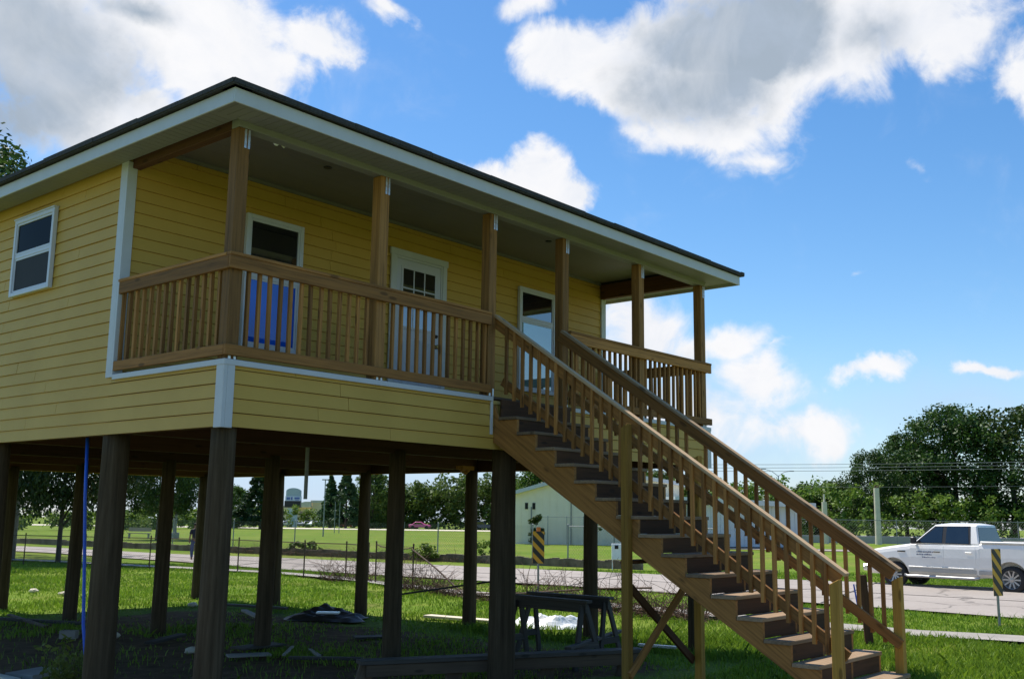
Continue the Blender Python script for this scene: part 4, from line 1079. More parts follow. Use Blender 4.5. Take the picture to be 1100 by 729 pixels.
# concrete columns
for (u, w, h, wd, pipe, lab) in ((887, 116, 4.55, .62, .85, 'shorter white concrete column with a thin pipe on top'), (944, 116, 6.15, .66, 0, 'taller white concrete column with a broken dark top')):
    p = at_w(u, w); t = thing('concrete_column', lab, 'column', p, 'concrete columns by the highway')
    m = MB(); m.lathe([(wd*.55, -.2), (wd*.52, 1), (wd*.47, h*.6), (wd*.45, h), (0, h)], (0, 0, 0), (0, 0, 1), 16); m.build('shaft', CONCW, t, smooth=False)
    m = MB()
    if pipe: m.tube([(0, 0, h), (0, 0, h+pipe)], .12, 8); m.build('pipe', CONCW, t)
    else:
        for k in range(5): m.tube([(rnd.uniform(-.2, .2), rnd.uniform(-.2, .2), h-.1), (rnd.uniform(-.3, .3), rnd.uniform(-.3, .3), h+rnd.uniform(.2, .5))], .05, 6)
        m.build('rebar', RUST, t)

# ------------------------------------------------------------------ buildings beyond the street
def pbox(m, c, ax, ay, x0, x1, y0, y1, z0, z1):
    P = lambda x, y, z: c+ax*x+ay*y+Vector((0, 0, z))
    m.add([P(x0,y0,z0),P(x1,y0,z0),P(x1,y1,z0),P(x0,y1,z0),P(x0,y0,z1),P(x1,y0,z1),P(x1,y1,z1),P(x0,y1,z1)], [(0,3,2,1),(4,5,6,7),(0,1,5,4),(1,2,6,5),(2,3,7,6),(3,0,4,7)])
wB = 92
c = at_w(552, wB); t = thing('cream_building', 'cream windowless building with a sloping shed roof, seen under the stairs', 'building', c)
ax = (at_w(640, wB-1)-c); ax.z = 0; ax.normalize(); ay = Vector((-ax.y, ax.x, 0)); Z0 = Vector((0,0,0)); base = -.3
def roofz(x): return 4.25+.285*min(x, 7.2) - .16*max(0, x-7.2)
m = MB()
prof = [(0, base), (14.5, base), (14.5, roofz(14.5)), (7.2, roofz(7.2)), (0, roofz(0))]
m.prism([ax*x+Vector((0,0,z)) for x, z in prof], ay*9)
x = .6
while x < 14.4: pbox(m, Z0, ax, ay, x, x+.05, -.03, -.001, base, roofz(x)-.05); x += .62
m.build('wall', CREAM, t)
m = MB(); rp = [(-.5, roofz(0)-.14), (7.2, roofz(7.2)), (15.0, roofz(15.0)), (15.0, roofz(15)+.32), (7.2, roofz(7.2)+.32), (-.5, roofz(0)+.18)]
m.prism([ax*x-ay*.55+Vector((0,0,z)) for x, z in rp], ay*10); m.build('roof', WHITE, t)
for x in (.95, 1.6):
    m = MB(); pbox(m, Z0, ax, ay, x, x+.26, -.05, .02, 3.0, 3.55); m.build('vent', DARK, t)
m = MB(); m.tube([ax*1.52-ay*.1+Vector((0,0,base)), ax*1.52-ay*.1+Vector((0,0,3.2))], .05, 8); m.tube([ax*5.0-ay*.1+Vector((0,0,base)), ax*5.0-ay*.1+Vector((0,0,5.4))], .05, 8); m.build('downpipe', STEELD, t)
for x0_, x1_, z0_, z1_ in ((11.6, 12.7, 2.6, 3.7), (13.0, 14.1, 2.6, 3.7), (11.9, 13.0, -.2, 1.9)):
    m = MB(); pbox(m, Z0, ax, ay, x0_, x1_, -.06, .02, z0_, z1_); m.build('window', CARGLASS, t)
cb = c
# enclosure fence with ivy in front of the cream building
fp = [cb+ax*x-ay*3.2 for x in (2.3, 3.3, 4.9, 6.3)]
for p in fp: p.z = gz((p-CAM).dot(FH))
chain_fence('chain_link_enclosure', 'small chain-link enclosure against the cream building wall', fp, 2.35, STEELD, STEELD, .16, True, .03)
P, cs = crown_points(77, .1, 2.5, .55, 22, 80, 'round', .5); o = link('ivy_bush', leaves_mesh('ivy_bush', P, .2, LEAF_D, seed=7)); o.location = fp[0]+ax*.1; tag(o, 'dark ivy column on the left post of the chain-link enclosure', 'bush')
P, cs = crown_points(78, .6, 3.0, .45, 8, 30, 'round', .35); t = thing('sapling', 'sparse young sapling in front of the cream wall right of the enclosure', 'sapling', fp[3]+ax*1.0); link('foliage', leaves_mesh('foliage', P, .24, LEAF_M, seed=9), None, t)
m = MB(); m.tube([(0,0,-.1), (.05,0,1.4), (0,.05,2.9)], [.03,.025,.01], 6)
for c_ in cs: m.tube([(0, 0, c_[2]*.7), tuple(c_)], .012, 4)
m.build('stem', BARK, t)
wG = 84
c = at_w(726, wG); t = thing('metal_shed', 'pale grey metal building with a flat overhanging roof behind the stairs', 'building', c)
ax = (at_w(866, wG+3)-c); ax.z = 0; LG = ax.length; ax.normalize(); ay = Vector((-ax.y, ax.x, 0))
m = MB(); pbox(m, Z0, ax, ay, 0, LG-.6, 0, 7, -.3, 3.45)
x = .15
while x < LG-.8: pbox(m, Z0, ax, ay, x, x+.045, -.04, -.001, -.3, 3.44); x += .42
m.build('wall', GREYM, t)
m = MB(); m.prism([ax*(-.4)-ay*.9+Vector((0,0,3.62)), ax*(LG+.5)-ay*.9+Vector((0,0,3.34)), ax*(LG+.5)-ay*.9+Vector((0,0,3.72)), ax*(-.4)-ay*.9+Vector((0,0,4.05))], ay*8.6); m.build('roof', GREYM, t)
m = MB(); pbox(m, Z0, ax, ay, -.02, LG-.58, -.06, 0, -.3, .12); m.build('base_band', DARK, t)
# white yard sign box
p = at_w(663, 42); t = thing('utility_cabinet', 'small white sign with a dark square near its top, left of the stair post', 'sign', p)
m = MB(); m.bar(Vector((0,0,.75))-RH*.22, Vector((0,0,.75))+RH*.22, .12, .62); m.build('panel', PLAST, t, bevel=.01)
m = MB(); m.bar(Vector((0,0,.93))-RH*.10-FH*.07, Vector((0,0,.93))+RH*.04-FH*.07, .02, .14); m.build('dark_square', DARK, t)
m = MB()
for s in (-1, 1): m.tube([RH*s*.19+Vector((0,0,-.05)), RH*s*.19+Vector((0,0,.5))], .02, 6)
m.build('frame', PLAST, t)
# distant store
c = at_w(302, 300); t = thing('store_building', 'distant beige store with a pale canopy and dark shopfront behind the parked cars', 'building', c)
ax = RH.copy(); ay = FH.copy(); BEI = plain('beige_stucco', (.80, .62, .38), .8, .06, .3)
m = MB(); pbox(m, Z0, ax, ay, 0, 12.4, 0, 14, -.3, 5.6); pbox(m, Z0, ax, ay, 8.4, 12.4, -.3, 0, -.3, 6.6); pbox(m, Z0, ax, ay, -3.2, 0, 2, 14, -.3, 5.0); m.build('wall', BEI, t)
m = MB(); pbox(m, Z0, ax, ay, 2.6, 8.6, -2.5, -.31, 5.3, 5.7); m.prism([ax*2.6-ay*2.5+Vector((0,0,5.71)), ax*8.6-ay*2.5+Vector((0,0,5.71)), ax*8.4-ay*2.5+Vector((0,0,6.9)), ax*7.0-ay*2.5+Vector((0,0,6.9))], ay*2); pbox(m, Z0, ax, ay, 8.2, 12.6, -.5, -.305, 6.6, 7.3); m.build('canopy', CONCW, t)
for a, b, z0_, z1_ in ((4.2, 8.1, .1, 2.5), (4.2, 8.1, 3.2, 4.0), (8.8, 12.1, .2, 1.8), (9.2, 11.8, 3.0, 3.9)):
    m = MB(); pbox(m, Z0, ax, ay, a, b, -.36, -.30, z0_, z1_); m.build('shopfront', CARGLASS, t)
# sign tower
c = at_w(313.5, 252); t = thing('sign_tower', 'tall grey-green pylon sign with an arched top and a black display board', 'sign', c)
TEAL = plain('grey_teal_panel', (.36, .46, .47), .6, .05, .5); LBL = plain('pale_blue_panel', (.60, .66, .72), .6, .05, .5)
m = MB(); pbox(m, Z0, ax, ay, -1.25, 1.05, 0, .8, -.3, 4.6); m.build('pillar', LBL, t)
m = MB(); pr = [(-1.75, 6.8)]+[(1.75, 6.8)]+[(1.75*math.cos(a), 8.55+.75*math.sin(a)) for a in [k*PI/10 for k in range(11)]]
m.prism([ax*x-ay*.1+Vector((0,0,z)) for x, z in pr], ay*1.0); m.build('arched_head', TEAL, t)
m = MB(); pbox(m, Z0, ax, ay, -1.85, 1.85, -.25, .9, 6.25, 7.35); m.build('white_panel', LBL, t)
m = MB()
for x0_, x1_, z0_, z1_ in ((-1.55, -.7, 6.5, 7.1), (-.5, -.1, 6.45, 7.15), (.35, 1.6, 6.65, 7.1), (.5, 1.4, 6.40, 6.56)): pbox(m, Z0, ax, ay, x0_, x1_, -.29, -.25, z0_, z1_)
m.build('blue_marks', plain('blue_sign_paint', (.10, .16, .42), .6, .1, 1), t)
m = MB(); pbox(m, Z0, ax, ay, -2.0, 1.85, -.35, .95, 4.65, 6.23); m.build('display_board', BLACK, t)
m = MB()
for zc in (1.2, 2.6): pbox(m, Z0, ax, ay, -.75, .55, -.06, 0, zc, zc+.9)
m.build('pillar_panel', TEAL, t)

# ------------------------------------------------------------------ poles, lamps, wires
def pole(u, w, h, r, mat, label, cat='pole', name='utility_pole'):
    p = at_w(u, w); t = thing(name, label, cat, p); m = MB(); m.tube([(0,0,-.2), (0,0,h)], [r*1.15, r*.8], 10); m.build('shaft', mat, t); return t
t = pole(187.5, 92, 5.6, .12, STEELD, 'dark pole on a square concrete footing in the field between the left piles')
m = MB(); m.box(-.28, -.28, -.2, .28, .28, .58); m.build('footing', STEELD, t, bevel=.03)
m = MB(); m.bar(Vector((0,0,4.6))-RH*.9, Vector((0,0,4.6))+RH*1.0, .12, .10); m.build('crossarm', STEELD, t)
t = pole(347, 118, 6.3, .07, STEELD, 'thin grey light pole right of the sign tower', 'lamp post', 'light_pole'); m = MB(); m.bar(Vector((0,0,6.3))-RH*.35, Vector((0,0,6.3))+RH*.35, .25, .12); m.build('lamp_head', STEELD, t)
t = pole(359, 150, 4.4, .05, STEELD, 'shorter thin pole in front of the conifer pair'); t = pole(364, 150, 4.3, .05, STEELD, 'second shorter thin pole in front of the conifer pair, the right one')
t = pole(213, 260, 12, .12, STEELD, 'distant dark utility pole above the walking person'); m = MB(); m.bar(Vector((0,0,11))-RH*1.2, Vector((0,0,11))+RH*1.2, .15, .15); m.bar(Vector((0,0,10))-RH*1.0, Vector((0,0,10))+RH*1.0, .15, .15); m.build('crossarm', STEELD, t)
p = at_w(838, 150); t = thing('street_lamp', 'tall double-armed street lamp above the trees right of the porch', 'street lamp', p); H = 9.6
GALV = plain('dull_galvanised', (.55, .56, .57), .6, .08, 3)
m = MB(); m.tube([(0,0,-.2), (0,0,H-.6)], [.13, .08], 10); m.build('pole', GALV, t)
for s, L, dz in ((-1, 1.9, .75), (1, 1.7, .5)):
    m = MB(); b = Vector((0,0,H-.7)); e_ = b+RH*s*L+Vector((0,0,dz+.25)); m.tube([b, b.lerp(e_, .5)+Vector((0,0,.22)), e_], [.05, .045, .04], 8); am = m.build('arm', GALV, t)
    m = MB(); m.bar(e_-RH*s*.1, e_+RH*s*.55, .28, .12); m.build('lamp_head', STEELD, am)
for k, (va, vb, ww) in enumerate(((497.5, 496, 128), (501, 499.5, 128.6), (504.5, 503, 129.2), (521.5, 522, 130))):
    m = MB(); pts = []
    for q in range(13):
        u = 690+(1500-690)*q/12; v = va+(vb-va)*(u-860)/240+7*(0) + 1.2*math.sin(PI*q/12*2)
        d = ray(u, v); kk = ww/(d.x*FH.x+d.y*FH.y); pts.append(CAM+d*kk)
    m.tube(pts, .028 if k < 3 else .018, 5); o = m.build('power_line', STEELD)
    tag(o, ['topmost overhead wire crossing in front of the right-hand oaks', 'second overhead wire from the top in front of the oaks', 'third overhead wire from the top in front of the oaks', 'lowest thin overhead wire level with the tops of the concrete columns'][k], 'wire')
# bench in the field
p = at_w(149, 93); t = thing('park_bench', 'long grey bench standing in the field left of the dark pole', 'bench', p)
m = MB(); m.bar(Vector((0,0,.45))-RH*1.0, Vector((0,0,.45))+RH*1.0, .38, .06); m.build('seat', CONC, t)
m = MB(); m.bar(Vector((0,0,.78))-RH*1.0+FH*.22, Vector((0,0,.78))+RH*1.0+FH*.22, .06, .34); m.build('backrest', CONC, t)
for s in (-1, 1): m = MB(); m.bar(RH*s*.85, RH*s*.85+Vector((0,0,.44)), .08, .34, up=tuple(FH)); m.build('leg', STEELD, t)

# ------------------------------------------------------------------ striped object markers
YEL = plain('marker_yellow', (.75, .36, .02), .45, .06, 6); MBLK = plain('marker_black', (.02, .02, .02), .5, .1, 6); ORG = plain('orange_plastic', (.75, .2, .03), .4, .05, 5)
def marker(u, w, yaw, label, z0, wd, ht, cap):
    p = at_w(u, w); t = thing('hazard_marker', label, 'marker sign', p, 'striped hazard markers by the street'); t.rotation_euler = (0, 0, yaw)
    m = MB(); m.box(-wd/2, -.004, z0, wd/2, .0, z0+ht); m.build('plate', YEL, t)
    m = MB(); s = .155; 
    zz = -wd
    def clip(poly):
        out = []
        for lo, axis, sg in ((z0, 1, 1), (z0+ht, 1, -1)):
            out = []
            for i in range(len(poly)):
                a, b = poly[i], poly[(i+1) % len(poly)]; ia, ib = sg*(a[1]-lo) >= 0, sg*(b[1]-lo) >= 0
                if ia: out.append(a)
                if ia != ib: k = (lo-a[1])/(b[1]-a[1]); out.append((a[0]+(b[0]-a[0])*k, lo))
            poly = out
            if not poly: return None
        return poly
    k = 0
    while True:
        zb_ = z0-wd+k*2*s*.95; k += 1
        if zb_ > z0+ht: break
        pl = clip([(-wd/2+.003, zb_+wd), (wd/2-.003, zb_), (wd/2-.003, zb_+s), (-wd/2+.003, zb_+wd+s)])
        if pl and len(pl) > 2: m.prism([(x, -.0065, z) for x, z in pl], (0, .0022, 0))
    m.build('black_stripes', MBLK, t)
    m = MB(); m.box(-.025, .001, -.2, .025, .03, z0+ht*.9); m.build('post', STEELD, t)
    if cap: m = MB(); m.box(-.05, -.01, z0+ht, .05, .02, z0+ht+.11); m.build('reflector', ORG, t)
    return t
base_yaw = math.atan2(RH.y, RH.x)
marker(578, 27.6, base_yaw+.15, 'yellow and black striped marker on a thin post in brush between the piles', .85, .31, .82, True)
marker(1074.5, 21.9, base_yaw+.55, 'yellow and black striped marker on a post beside the pickup rear wheel', .58, .31, .95, False)

# ------------------------------------------------------------------ white pickup truck
def carpaint(name, c):
    m, nt, b = newmat(name); v = objvec(nt); f = noise(nt, v, 2, 3)
    nt.links.new(ramp(nt, f, [(.3, scale(c, .95)), (.7, scale(c, 1.03))]), b.inputs['Base Color']); b.inputs['Roughness'].default_value = .35
    b.inputs['Coat Weight'].default_value = .35; b.inputs['Coat Roughness'].default_value = .08; return m
PAINT = carpaint('white_car_paint', (.86, .83, .77)); TAN = carpaint('pale_tan_paint', (.44, .41, .37)); TYRE = plain('tyre_rubber', (.02, .02, .02), .85, .2, 20); CHROME = plain('chrome', (.75, .76, .78), .15, .03, 5, metallic=1.)
ALLOY = plain('dull_alloy', (.42, .42, .42), .35, .06, 6, metallic=.8)
LAMPC = plain('headlamp_lens', (.75, .55, .45), .15, .1, 6); REDL = plain('tail_lamp_red', (.4, .02, .02), .2, .05, 6)
def build_truck():
    gf, gr = at(962, 629.4), at(1088.5, 637.2)
    fw = (gf-gr); WB = fw.length; fw.normalize(); yaw = math.atan2(fw.y, fw.x); lf = Vector((-fw.y, fw.x, 0))
    k = WB/3.66
    t = thing('pickup_truck', 'white crew-cab pickup truck with chrome wheels parked along the far side of the street', 'pickup truck', gf-lf*.86*1.0)
    t.rotation_euler = (0, 0, yaw); S = WB/3.66; t.scale = (S, 1, 1)
    R = .395; HW = .95
    def sect(x, hw, zb, zt, crown=.03):
        return [(x, 0, zb), (x, hw*.82, zb), (x, hw*.94, zb+.10), (x, hw*.985, zb+.30), (x, hw, (zb+zt)/2+.08), (x, hw*.985, zt-.16), (x, hw*.955, zt-.05), (x, hw*.88, zt), (x, hw*.45, zt+crown), (x, 0, zt+crown*1.2)]
    ST = [(.98, .80, .48, 1.00), (.93, .88, .40, 1.08), (.80, .93, .38, 1.13), (.45, HW, .38, 1.20), (.0, HW, .38, 1.27), (-.50, HW, .38, 1.34), (-.56, HW, .38, 1.36), (-1.6, HW, .38, 1.38), (-2.74, HW, .38, 1.40), (-2.78, HW*.995, .40, 1.43), (-3.6, HW*.995, .42, 1.44), (-4.45, HW*.99, .44, 1.45), (-4.62, HW*.96, .50, 1.44)]
    vs = []; fs = []; n = 0
    for s in ST:
        half = sect(*s); ring = half+[(x, -y, z) for x, y, z in half[-2:0:-1]]; n = len(ring); vs += ring
    for i in range(len(ST)-1):
        for q in range(n): fs.append((i*n+q, i*n+(q+1)%n, (i+1)*n+(q+1)%n, (i+1)*n+q))
    fs.append(tuple(range(n))); fs.append(tuple((len(ST)-1)*n+q for q in range(n-1, -1, -1)))
    m = MB(); m.add(vs, fs); body = m.build('body', PAINT, t, smooth=False)
    # wheel arches
    cm = MB()
    for x in (0, -3.66):
        for s in (-1, 1): cm.lathe([(0, -.26), (.49, -.26), (.49, .3), (0, .3)], (x, s*.85, R+.03), (0, 1, 0), 32)
    cut = cm.build('cutter', PAINT); cut.parent = t
    bo = body.modifiers.new('b', 'BOOLEAN'); bo.object = cut; bo.operation = 'DIFFERENCE'; bo.solver = 'EXACT'
    bpy.context.view_layer.update(); dg = bpy.context.evaluated_depsgraph_get()
    me = bpy.data.meshes.new_from_object(body.evaluated_get(dg)); body.modifiers.clear(); body.data = me
    bpy.data.objects.remove(cut)
    bv = body.modifiers.new('Bevel', 'BEVEL'); bv.width = .012; bv.segments = 2; bv.limit_method = 'ANGLE'; bv.angle_limit = math.radians(40)
    # inner wells
    m = MB()
    for x in (0, -3.66): m.box(x-.46, -.58, .42, x+.46, .58, 1.0)
    m.build('wheel_well', BLACK, t)
    # greenhouse
    zb, zt = 1.37, 1.99; yb, yt = .90, .70
    m = MB(); B = [(-.60, yb), (-2.62, yb*.985)]; T = [(-1.28, yt), (-2.46, yt)]
    vs = [(-.60, -yb*.86, zb), (-.60, yb*.86, zb), (-.74, yb, zb), (-2.76, yb, zb), (-2.76, -yb, zb), (-.74, -yb, zb),
          (-1.30, -yt*.88, zt-.03), (-1.30, yt*.88, zt-.03), (-1.38, yt, zt-.04), (-2.64, yt, zt-.03), (-2.64, -yt, zt-.03), (-1.38, -yt, zt-.04), (-1.55, 0, zt+.03), (-2.5, 0, zt+.03)]
    fs = [(0,1,7,6), (1,2,8,7), (2,3,9,8), (3,4,10,9), (4,5,11,10), (5,0,6,11), (6,7,12), (7,8,12), (8,9,13,12), (9,10,13), (10,11,12,13), (11,6,12), (0,5,4,3,2,1)]
    m.add(vs, fs); m.build('cab', PAINT, t, bevel=.035)
    def sidept(x, z, s, off):
        f = (z-zb)/(zt-.035-zb); return (x, s*(yb+(yt-yb)*f+off), z)
    for s in (1, -1):
        for poly in ([(-.80, 1.41), (-1.38, 1.885), (-1.60, 1.90), (-1.60, 1.41)], [(-1.72, 1.41), (-1.72, 1.905), (-2.38, 1.905), (-2.44, 1.41)]):
            m = MB(); P = [sidept(x, z, s, .010) for x, z in poly]; m.prism(P, (0, s*-.02, 0)); m.build('side_window', CARGLASS, t)
        m = MB(); P = [sidept(x, z, s, .004) for x, z in ((-.72, 1.385), (-1.34, 1.92), (-2.46, 1.935), (-2.50, 1.385))]; m.prism(P, (0, s*-.02, 0)); m.build('window_surround', BLACK, t)
        # doors: skins a little proud of the body, with handle
        for x0_, x1_ in ((-.58, -1.655), (-1.675, -2.64)):
            half = sect(0, HW+.007, .38, 1.385); pr = [(y, z) for _, y, z in half if y > .8][1:-1]; m = MB(); vs = []; fs = []
            for x in (x0_, x1_): vs += [(x, s*y, z) for y, z in pr]+[(x, s*(y-.03), z) for y, z in pr[::-1]]
            nn = len(pr)*2
            fs = [(q, (q+1)%nn, nn+(q+1)%nn, nn+q) for q in range(nn)]+[tuple(range(nn)), tuple(range(2*nn-1, nn-1, -1))]
            m.add(vs, fs); dr = m.build('door', PAINT, t, bevel=.004)
            m = MB(); m.bar((x1_+.10, s*(HW+.018), 1.13), (x1_+.30, s*(HW+.018), 1.135), .03, .035); m.build('handle', BLACK if x0_ > -1 else PAINT, dr, bevel=.008)
            if s == 1 and x0_ > -1:               # small dark lettering on the front door, too fine to read
                m = MB(); rr = random.Random(2)
                for row, (z, h, xa, xb) in enumerate(((1.10, .05, -.80, -1.34), (1.02, .045, -.80, -1.30), (.945, .035, -.98, -1.38))):
                    x = xa
                    while x > xb: 
                        wd = rr.uniform(.018, .05); m.box(x, HW+.0068, z+rr.uniform(-.004, .004), x-wd, HW+.0105, z+h*rr.uniform(.5, 1)); x -= wd+rr.uniform(.008, .02)
                m.build('lettering', plain('door_lettering', (.16, .17, .24), .6, .2, 30), dr)
        m = MB(); m.box(-.52, s*(HW-.035), .50, -2.64, s*(HW-.004), .62); m.box(-2.72, s*(HW-.03), .50, -3.14, s*(HW-.004), .62); m.build('lower_panel', TAN, t, bevel=.01)
        m = MB(); m.box(-.52, s*(HW-.012), .645, -2.6, s*(HW+.014), .675); m.build('trim_strip', PAINT, t, bevel=.006)
        m = MB(); m.tube([(-.40, s*(HW+.03), .40), (-.5, s*(HW+.06), .37), (-2.6, s*(HW+.06), .37), (-2.75, s*(HW+.02), .40)], .045, 10); m.build('running_board', ALLOY, t, smooth=True)
        m = MB(); m.box(-.72, s*(HW-.06), 1.36, -.80, s*(HW+.03), 1.44); m.box(-.70, s*(HW+.02), 1.36, -.84, s*(HW+.22), 1.58); m.build('side_mirror', BLACK, t, bevel=.03)
        m = MB(); m.box(.93, s*.55, .90, .985, s*.845, 1.04); m.box(.80, s*.845, .92, .955, s*.90, 1.04); m.build('headlight', LAMPC, t, bevel=.015)
        m = MB(); m.box(-4.60, s*.82, .95, -4.645, s*.93, 1.38); m.build('tail_light', REDL, t, bevel=.01)
        m = MB(); m.box(-.16, s*(HW-.01), 1.10, -.42, s*(HW+.006), 1.135); m.build('fender_badge', BLACK, t)
    m = MB(); F = lambda y, f: (-.60+(-1.30+.60)*f+.012, y*((yb*.86)*(1-f)+(yt*.88)*f), zb+(zt-.03-zb)*f+.012)
    m.prism([F(-.95, .08), F(.95, .08), F(.93, .92), F(-.93, .92)], (-.02, 0, -.02)); m.build('windscreen', CARGLASS, t)
    m = MB(); Bk = lambda y, f: (-2.76+(.12)*f-.012, y*(yb*(1-f)+yt*f), zb+(zt-.03-zb)*f)
    m.prism([Bk(-.95, .08), Bk(.95, .08), Bk(.92, .90), Bk(-.92, .90)], (.02, 0, 0)); m.build('rear_window', CARGLASS, t)
    m = MB(); m.box(.975, -.56, .66, 1.0, .56, 1.0); m.build('grille', CHROME, t, bevel=.01)
    m = MB(); m.box(.90, -.90, .46, 1.10, .90, .66); m.build('bumper', CHROME, t, bevel=.04)
    m = MB(); m.box(-4.60, -.90, .50, -4.78, .90, .68); m.build('bumper', CHROME, t, bevel=.03)
    m = MB(); m.box(-2.86, -.80, 1.40, -4.50, .80, 1.475); m.build('bed_cover', BLACK, t, bevel=.01)
    for s in (1, -1): m = MB(); m.box(-2.80, s*.82, 1.43, -4.55, s*.93, 1.485); m.build('bed_rail', PAINT if s == 1 else BLACK, t, bevel=.012)
    for x in (0, -3.66):
        for s in (1, -1):
            w_ = bpy.data.objects.new('wheel', None); COL.objects.link(w_); w_.parent = t; w_.location = (x, s*.80, R); w_.empty_display_size = .2
            m = MB(); m.lathe([(.27, -.13), (.36, -.135), (.39, -.10), (.395, 0), (.39, .10), (.36, .135), (.27, .13)], (0,0,0), (0, s, 0), 36); m.build('tyre', TYRE, w_, smooth=True)
            m = MB(); m.lathe([(.275, -.12), (.27, .10), (.285, .125), (.26, .115), (.245, .03), (.0, .02)], (0,0,0), (0, s, 0), 36); m.build('rim', STEELD, w_, smooth=True)
            m = MB()
            for q in range(10):
                a = 2*PI*q/10; da = .05
                m.bar((.05*math.cos(a), s*.085, .05*math.sin(a)), (.262*math.cos(a), s*.105, .262*math.sin(a)), .045, .03, up=(0, 1, 0))
            m.lathe([(.265, .10), (.285, .13), (.285, .10)], (0,0,0), (0, s, 0), 36); m.lathe([(.07, .07), (.065, .115), (0, .12)], (0,0,0), (0, s, 0), 20); m.build('spokes', ALLOY, w_)
    return t
build_truck()

# ------------------------------------------------------------------ far cars
def make_car(kind):
    t = thing('parked_car', 'x', 'car')
    if kind == 'suv': P = [(-2.3, .35), (-2.35, .9), (-2.2, 1.75), (-.2, 1.8), (.55, 1.12), (2.1, .98), (2.3, .75), (2.3, .35)]; G = [(-2.1, 1.12), (-2.0, 1.62), (-.3, 1.66), (.3, 1.12)]
    else: P = [(-2.2, .3), (-2.25, .85), (-1.5, .95), (-.9, 1.42), (.2, 1.42), (.95, .95), (2.05, .82), (2.2, .6), (2.2, .3)]; G = [(-1.4, .95), (-.85, 1.33), (.12, 1.33), (.75, .95)]
    m = MB(); m.prism([(x, -.85, z) for x, z in P], (0, 1.7, 0)); b = m.build('body', PAINT, t, bevel=.08)
    m = MB(); m.prism([(x, -.87, z) for x, z in G], (0, 1.74, 0)); m.build('side_window', CARGLASS, t)
    for x in (-1.4, 1.4):
        for s in (-1, 1): m = MB(); m.lathe([(0, -.1), (.33, -.1), (.33, .1), (0, .1)], (x, s*.8, .33), (0, 1, 0), 16); m.build('wheel', TYRE, t)
    return t
CARP = {k: carpaint('paint_'+k, c) for k, c in dict(pink=(.75, .10, .36), black=(.03, .035, .05), red=(.35, .03, .05), silver=(.5, .52, .55), white=(.8, .8, .8), navy=(.04, .05, .10), grey=(.2, .21, .23)).items()}
protos = {k: make_car(k) for k in ('suv', 'sedan')}; used = set()
CARS = [('sedan', 'pink', 451, 246, 0, 1.15, 'bright pink car on the highway between the middle piles'), ('suv', 'navy', 520, 246, 0, 1.12, 'dark navy jeep on the highway left of the front middle pile'),
        ('sedan', 'red', 373, 250, .2, 1.0, 'dark red car parked below the tall conifer'), ('suv', 'black', 212, 232, 0, 1.1, 'black SUV on the highway above the walking person'),
        ('suv', 'grey', 251, 236, 0, 1.05, 'dark grey SUV on the highway right of the corner pile'), ('sedan', 'white', 273, 262, .5, 1.0, 'white car parked left of the dark conifer'),
        ('sedan', 'silver', 306, 266, .9, 1.0, 'silver car parked at the foot of the sign tower'), ('suv', 'white', 318, 270, .7, 1.0, 'white SUV parked just right of the sign tower pillar'),
        ('sedan', 'grey', 328, 268, 1.0, 1.0, 'grey car parked in front of the store entrance'), ('sedan', 'white', 339, 264, .8, 1.0, 'white car parked in front of the right end of the store'),
        ('suv', 'silver', 350, 266, .9, 1.0, 'silver SUV parked right of the light pole'), ('sedan', 'navy', 361, 262, .6, 1.0, 'navy car parked below the slender conifer'),
        ('suv', 'black', 161, 236, 0, 1.0, 'black SUV seen between the left front pile and the next pile')]
for kind, colr, u, w, dy, s, lab in CARS:
    o = protos[kind] if kind not in used else copy_tree(protos[kind]); used.add(kind)
    o.location = at_w(u, w, .06); o.rotation_euler = (0, 0, base_yaw+dy); o.scale = (s, s, s); o['label'] = lab; o['group'] = 'cars beyond the field'
    for ch in o.children:
        if ch.name.startswith('body'): ch.data = ch.data.copy(); ch.data.materials.clear(); ch.data.materials.append(CARP[colr])

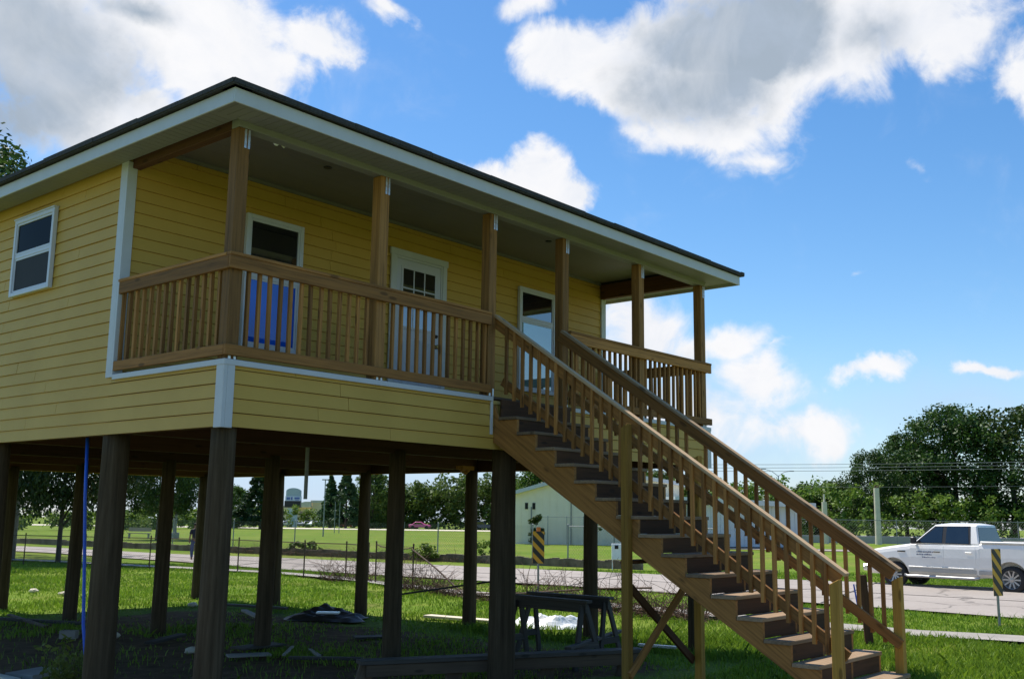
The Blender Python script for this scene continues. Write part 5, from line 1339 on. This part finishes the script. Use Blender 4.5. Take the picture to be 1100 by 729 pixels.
# ------------------------------------------------------------------ walking person
def skin(name, V, E, Rr, mat, parent, root=0):
    me = bpy.data.meshes.new(name); me.from_pydata(V, E, []); me.materials.append(mat); o = link(name, me, None, parent)
    sk = o.modifiers.new('Skin', 'SKIN'); sk.use_smooth_shade = True
    for i, r in enumerate(Rr): me.skin_vertices[0].data[i].radius = (r, r) if not isinstance(r, tuple) else r
    me.skin_vertices[0].data[root].use_root = True
    ss = o.modifiers.new('Sub', 'SUBSURF'); ss.levels = 2; ss.render_levels = 2; return o
def person():
    p = at_w(208, 46.5); t = thing('person', 'person in a dark shirt and blue jeans walking on the path behind the house', 'person', p); t.rotation_euler = (0, 0, base_yaw+.5); t.scale = (.93,)*3
    SK = plain('skin', (.20, .12, .085), .6, .05, 6); SHIRT = plain('dark_shirt', (.018, .02, .03), .85, .2, 9); JEAN = plain('blue_jeans', (.06, .09, .19), .85, .2, 9); HAIR = plain('dark_hair', (.012, .01, .009), .7, .2, 20)
    V = [(0,0,.95), (0,.0,1.15), (0,.0,1.38), (0,.01,1.48), (0,.02,1.56), (0,.03,1.63), (0,.035,1.71),
         (-.18,0,1.40), (-.24,-.03,1.13), (-.23,.10,.90), (-.22,.14,.80), (.18,0,1.40), (.25,.02,1.13), (.24,-.08,.89), (.24,-.10,.79),
         (-.09,0,.90), (-.10,.12,.50), (-.10,.02,.09), (-.10,.16,.04), (.09,0,.90), (.10,.05,.48), (.10,-.16,.12), (.10,-.03,.05)]
    E = [(0,1),(1,2),(2,3),(3,4),(4,5),(5,6),(2,7),(7,8),(8,9),(9,10),(2,11),(11,12),(12,13),(13,14),(0,15),(15,16),(16,17),(17,18),(0,19),(19,20),(20,21),(21,22)]
    Rr = [.12,.12,.13,.055,.075,.095,.06, .055,.043,.033,.035,.055,.043,.033,.035,.08,.055,.04,.035,.08,.055,.04,.035]
    skin('body', V, E, Rr, SK, t)
    V2 = [(0,0,.92), (0,0,1.15), (0,0,1.40), (0,.01,1.46), (-.18,0,1.40), (-.225,-.02,1.2), (.18,0,1.40), (.23,.01,1.2)]
    skin('shirt', V2, [(0,1),(1,2),(2,3),(2,4),(4,5),(2,6),(6,7)], [.15,.145,.15,.075,.075,.065,.075,.065], SHIRT, t)
    V3 = [(0,0,.97), (-.09,0,.88), (-.10,.12,.50), (-.10,.03,.12), (.09,0,.88), (.10,.05,.48), (.10,-.14,.14)]
    skin('jeans', V3, [(0,1),(1,2),(2,3),(0,4),(4,5),(5,6)], [.135,.10,.078,.066,.10,.078,.066], JEAN, t)
    skin('hair', [(0,-.0,1.62), (0,-.005,1.69), (0,.03,1.735)], [(0,1),(1,2)], [.085,.10,.075], HAIR, t)
    for V4 in ([(-.10,-.01,.045), (-.10,.18,.035)], [(.10,-.2,.075), (.10,.0,.045)]): skin('shoe', V4, [(0,1)], [.055,.045], BLACK, t)
person()

# ------------------------------------------------------------------ light, camera, render settings
build_world()
sun = bpy.data.lights.new('sun', 'SUN'); sun.energy = 5.0; sun.angle = math.radians(.53); sun.color = (1, .95, .87)
so = bpy.data.objects.new('sun', sun); COL.objects.link(so)
sd_ = Vector((math.cos(SUN_EL)*math.cos(SUN_AZ), math.cos(SUN_EL)*math.sin(SUN_AZ), math.sin(SUN_EL)))
so.rotation_euler = sd_.to_track_quat('Z', 'Y').to_euler(); so.location = (0, 0, 40)
cam = bpy.data.cameras.new('camera'); co = bpy.data.objects.new('camera', cam); COL.objects.link(co)
M = Matrix.Identity(4)
for i in range(3): M[i][0], M[i][1], M[i][2], M[i][3] = RGT[i], UPV[i], -FWD[i], CAM[i]
co.matrix_world = M; cam.sensor_fit = 'HORIZONTAL'; cam.sensor_width = 36; cam.lens = 36*FPX/1100; cam.clip_start = .05; cam.clip_end = 6000
scene.camera = co
scene.view_settings.view_transform = 'Standard'; scene.view_settings.look = 'None'; scene.view_settings.gamma = 1; scene.view_settings.exposure = 0.3
scene.view_settings.use_curve_mapping = False
